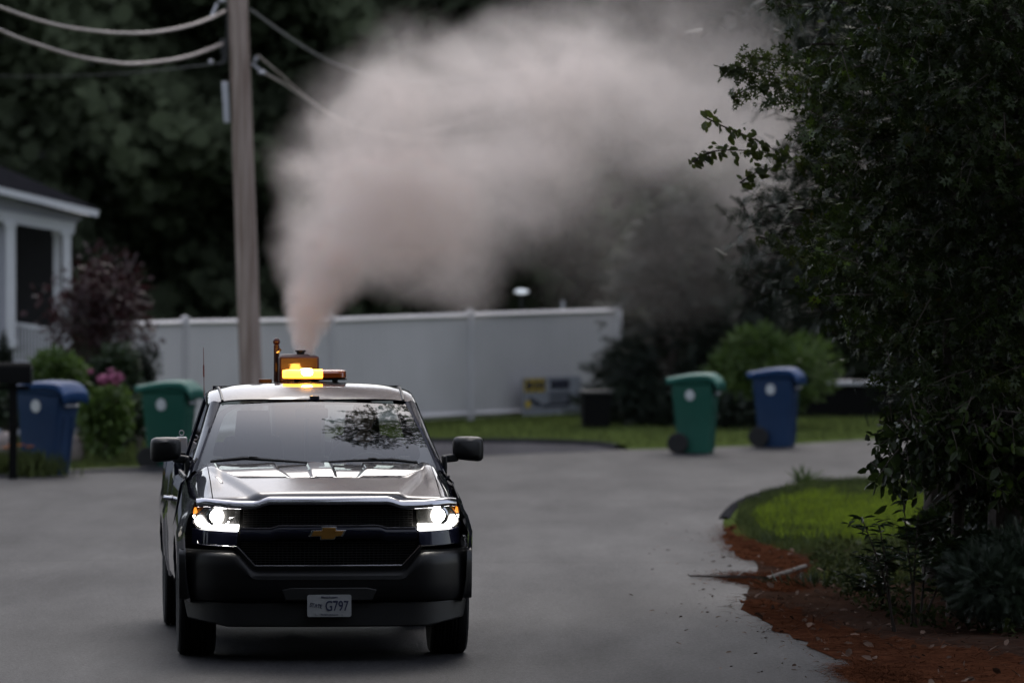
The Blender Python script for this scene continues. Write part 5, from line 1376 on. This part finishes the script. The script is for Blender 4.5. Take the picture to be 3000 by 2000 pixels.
for i, (pts, nl, sz) in enumerate([([(1616, 268, 0), (1660, 290, .1), (1710, 310, .2), (1780, 345, .4), (1850, 380, .7)], 60, .085),
                                   ([(1590, 372, 0), (1630, 350, .1), (1690, 345, .2), (1760, 352, .5), (1840, 370, .8)], 110, .08),
                                   ([(1700, 420, .1), (1740, 395, .3), (1800, 380, .6)], 30, .09),
                                   ([(1655, 155, 0), (1700, 160, .1), (1760, 165, .3), (1850, 175, .7)], 110, .10),
                                   ([(1680, 225, 0), (1720, 205, .1), (1790, 190, .4)], 60, .10),
                                   ([(1700, 130, .2), (1760, 135, .4), (1850, 150, .7)], 60, .09),
                                   ([(1745, 545, 0), (1780, 555, .2), (1840, 590, .5)], 50, .10),
                                   ([(1910, 285, -1.2), (1950, 290, -1), (2010, 300, -.8), (2080, 310, -.6)], 46, .11),
                                   ([(2260, 870, -1.6), (2300, 890, -1.5), (2352, 915, -1.4), (2450, 930, -1.2)], 60, .12),
                                   ([(1840, 590, -.5), (1890, 600, -.3), (1960, 620, 0)], 40, .11)]):
    spray(oakt, pts, 50.6, nl, sz, M['oaklit'], T_OAK if i not in (0, 1, 2) else T_SIMPLE, 60 + i)
# drooping lower foliage with gaps
low_mask = [(2030, 980), (2040, 1050), (2030, 1085), (2100, 1110), (2200, 1090), (2300, 1120), (2352, 1110), (2500, 1120), (2500, 960), (2120, 930)]
twig_tree('cherry_tree', 'slim leafy tree whose drooping lowest branches end above the island grass', (3.4, 50.0), low_mask, (48.5, 50.2), 300, 9, .10, M['oak'], T_SIMPLE, 33, -.3, ln=(.2, .45), trunk=(.06, 3.2))

# saplings in front
def sapling(name, label, x, y, d, tops_, seed, mat=None):
    gx, gy = G(x, y); r = empty(name, (gx, gy, 0), 0, label, 'sapling', 'leafy saplings under the near trees')
    rg_ = np.random.default_rng(seed); sm = MB(); P_ = []; D_ = []; S_ = []
    for (tx, ty) in tops_:
        e = P(tx, ty, gy - .1) - Vector((gx, gy, 0)); s0 = Vector((rg_.uniform(-.03, .03), 0, 0)); md = s0.lerp(e, .5) + Vector((rg_.uniform(-.05, .05), 0, .04))
        sm.tube([s0, md, e], [.011, .008, .004], 6)
        for k in range(9):
            t = .38 + .62 * k / 8; c_ = s0 * (1 - t) ** 2 + md * 2 * t * (1 - t) + e * t * t
            for j in range(7 if k == 8 else 4):
                a = rg_.uniform(0, 2 * PI); dz = rg_.uniform(-.3, .35)
                P_.append(c_); D_.append((math.cos(a), math.sin(a) * .8, dz)); S_.append(rg_.uniform(.06, .12))
        for k in range(5):
            t = rg_.uniform(.45, .95); c_ = s0 * (1 - t) ** 2 + md * 2 * t * (1 - t) + e * t * t; a = rg_.uniform(0, 2 * PI); e2 = c_ + Vector((math.cos(a) * .22, math.sin(a) * .15, .08))
            sm.tube([c_, e2], [.004, .002], 4)
            for j in range(9): a2 = rg_.uniform(0, 2 * PI); P_.append(c_.lerp(e2, rg_.uniform(.4, 1))); D_.append((math.cos(a2), math.sin(a2), rg_.uniform(-.3, .3))); S_.append(rg_.uniform(.05, .10))
    sm.build('stem', M['bark'], r)
    scatter('leaves', T_NARROW if seed != 44 else T_SIMPLE, np.array([tuple(p_) for p_ in P_]), np.array(D_), np.array(S_), mat or M['sapling'], r, roll=np.array([[0, 0, 1.]]) + rg_.normal(0, .4, (len(P_), 3)))
    return r
sapling('sapling', 'leftmost sapling with whorled narrow leaves on a slanting stem', 2048, 1452, 0, [(1980, 1190), (2020, 1205)], 41)
sapling('sapling', 'tall sapling in the middle of the group with two upright stems', 2100, 1440, 0, [(2075, 1150), (2110, 1175)], 42)
sapling('sapling', 'sapling with broad leaves at the right of the group beside the dark bush', 2120, 1435, 0, [(2150, 1190), (2190, 1240)], 44)
sapling('sapling', 'low bushy sapling behind the leftmost one', 2030, 1400, 0, [(2000, 1290), (2050, 1260), (1975, 1330)], 45)
bush('dark_bush', 'very dark needled bush in the lower right corner', 'bush', at(2300, 1440, 48.3), (.62, .7, .38), 6000, .13, M['needle'], T_SPRAY, zc=.42, seed=51, lumps=15)
bush('dark_bush', 'dark leafy bush between the saplings and the corner bush', 'bush', at(2230, 1330, 50), (.3, .5, .22), 1100, .08, M['oak'], zc=.5, seed=52)

for i_, (x_, y_, d_, rx, rz_, lab) in enumerate(((2290, 1230, 53, .55, .42, 'dark undergrowth bush at the foot of the oak near the right edge'), (2180, 1215, 54.5, .42, .32, 'dark undergrowth bush left of the oak trunk above the saplings'), (2350, 1330, 50.5, .45, .4, 'dark bush on the litter at the right edge above the corner bush'))):
    bush('undergrowth_bush', lab, 'bush', at(x_, y_, d_), (rx, .5, rz_), 2600, .10, M['oak'], T_SIMPLE, 'undergrowth bushes below the near trees', zc=rz_ * 1.05, seed=90 + i_)

ug_poly = [G(1880, 1275), G(2000, 1262), G(2600, 1262), G(2600, 1470), G(2250, 1470), G(2060, 1440), G(1930, 1380), G(1860, 1330)]
ug = rand_in(ug_poly, 7000); kx = np.sin(ug[:, 0] * 5 + np.sin(ug[:, 1] * 1.1)) + np.sin(ug[:, 1] * 1.7 + ug[:, 0] * 2) > -.35; ug = ug[kx]; nug = len(ug)
o = scatter('undergrowth', T_SIMPLE, np.concatenate([ug, RNG.uniform(.01, .24, (nug, 1)) ** 1.4], 1), RNG.normal(size=(nug, 3)) + np.array([0, 0, .5]), RNG.uniform(.035, .07, nug), M['undergrowth'], roll=np.array([[0, 0, 1.]]) + RNG.normal(0, .6, (nug, 3))); tag(o, kind='stuff')
rl = rand_in([p_ for p_ in dirt_poly if p_[1] < 80], 26000); nrl = len(rl)
o = scatter('red_needle_litter', T_NEEDLE, np.concatenate([rl, RNG.uniform(.01, .03, (nrl, 1))], 1), flat(nrl), RNG.uniform(.06, .14, nrl), mneed, roll=np.tile([0, 0, 1.], (nrl, 1)) + RNG.normal(0, .2, (nrl, 3))); tag(o, kind='stuff')
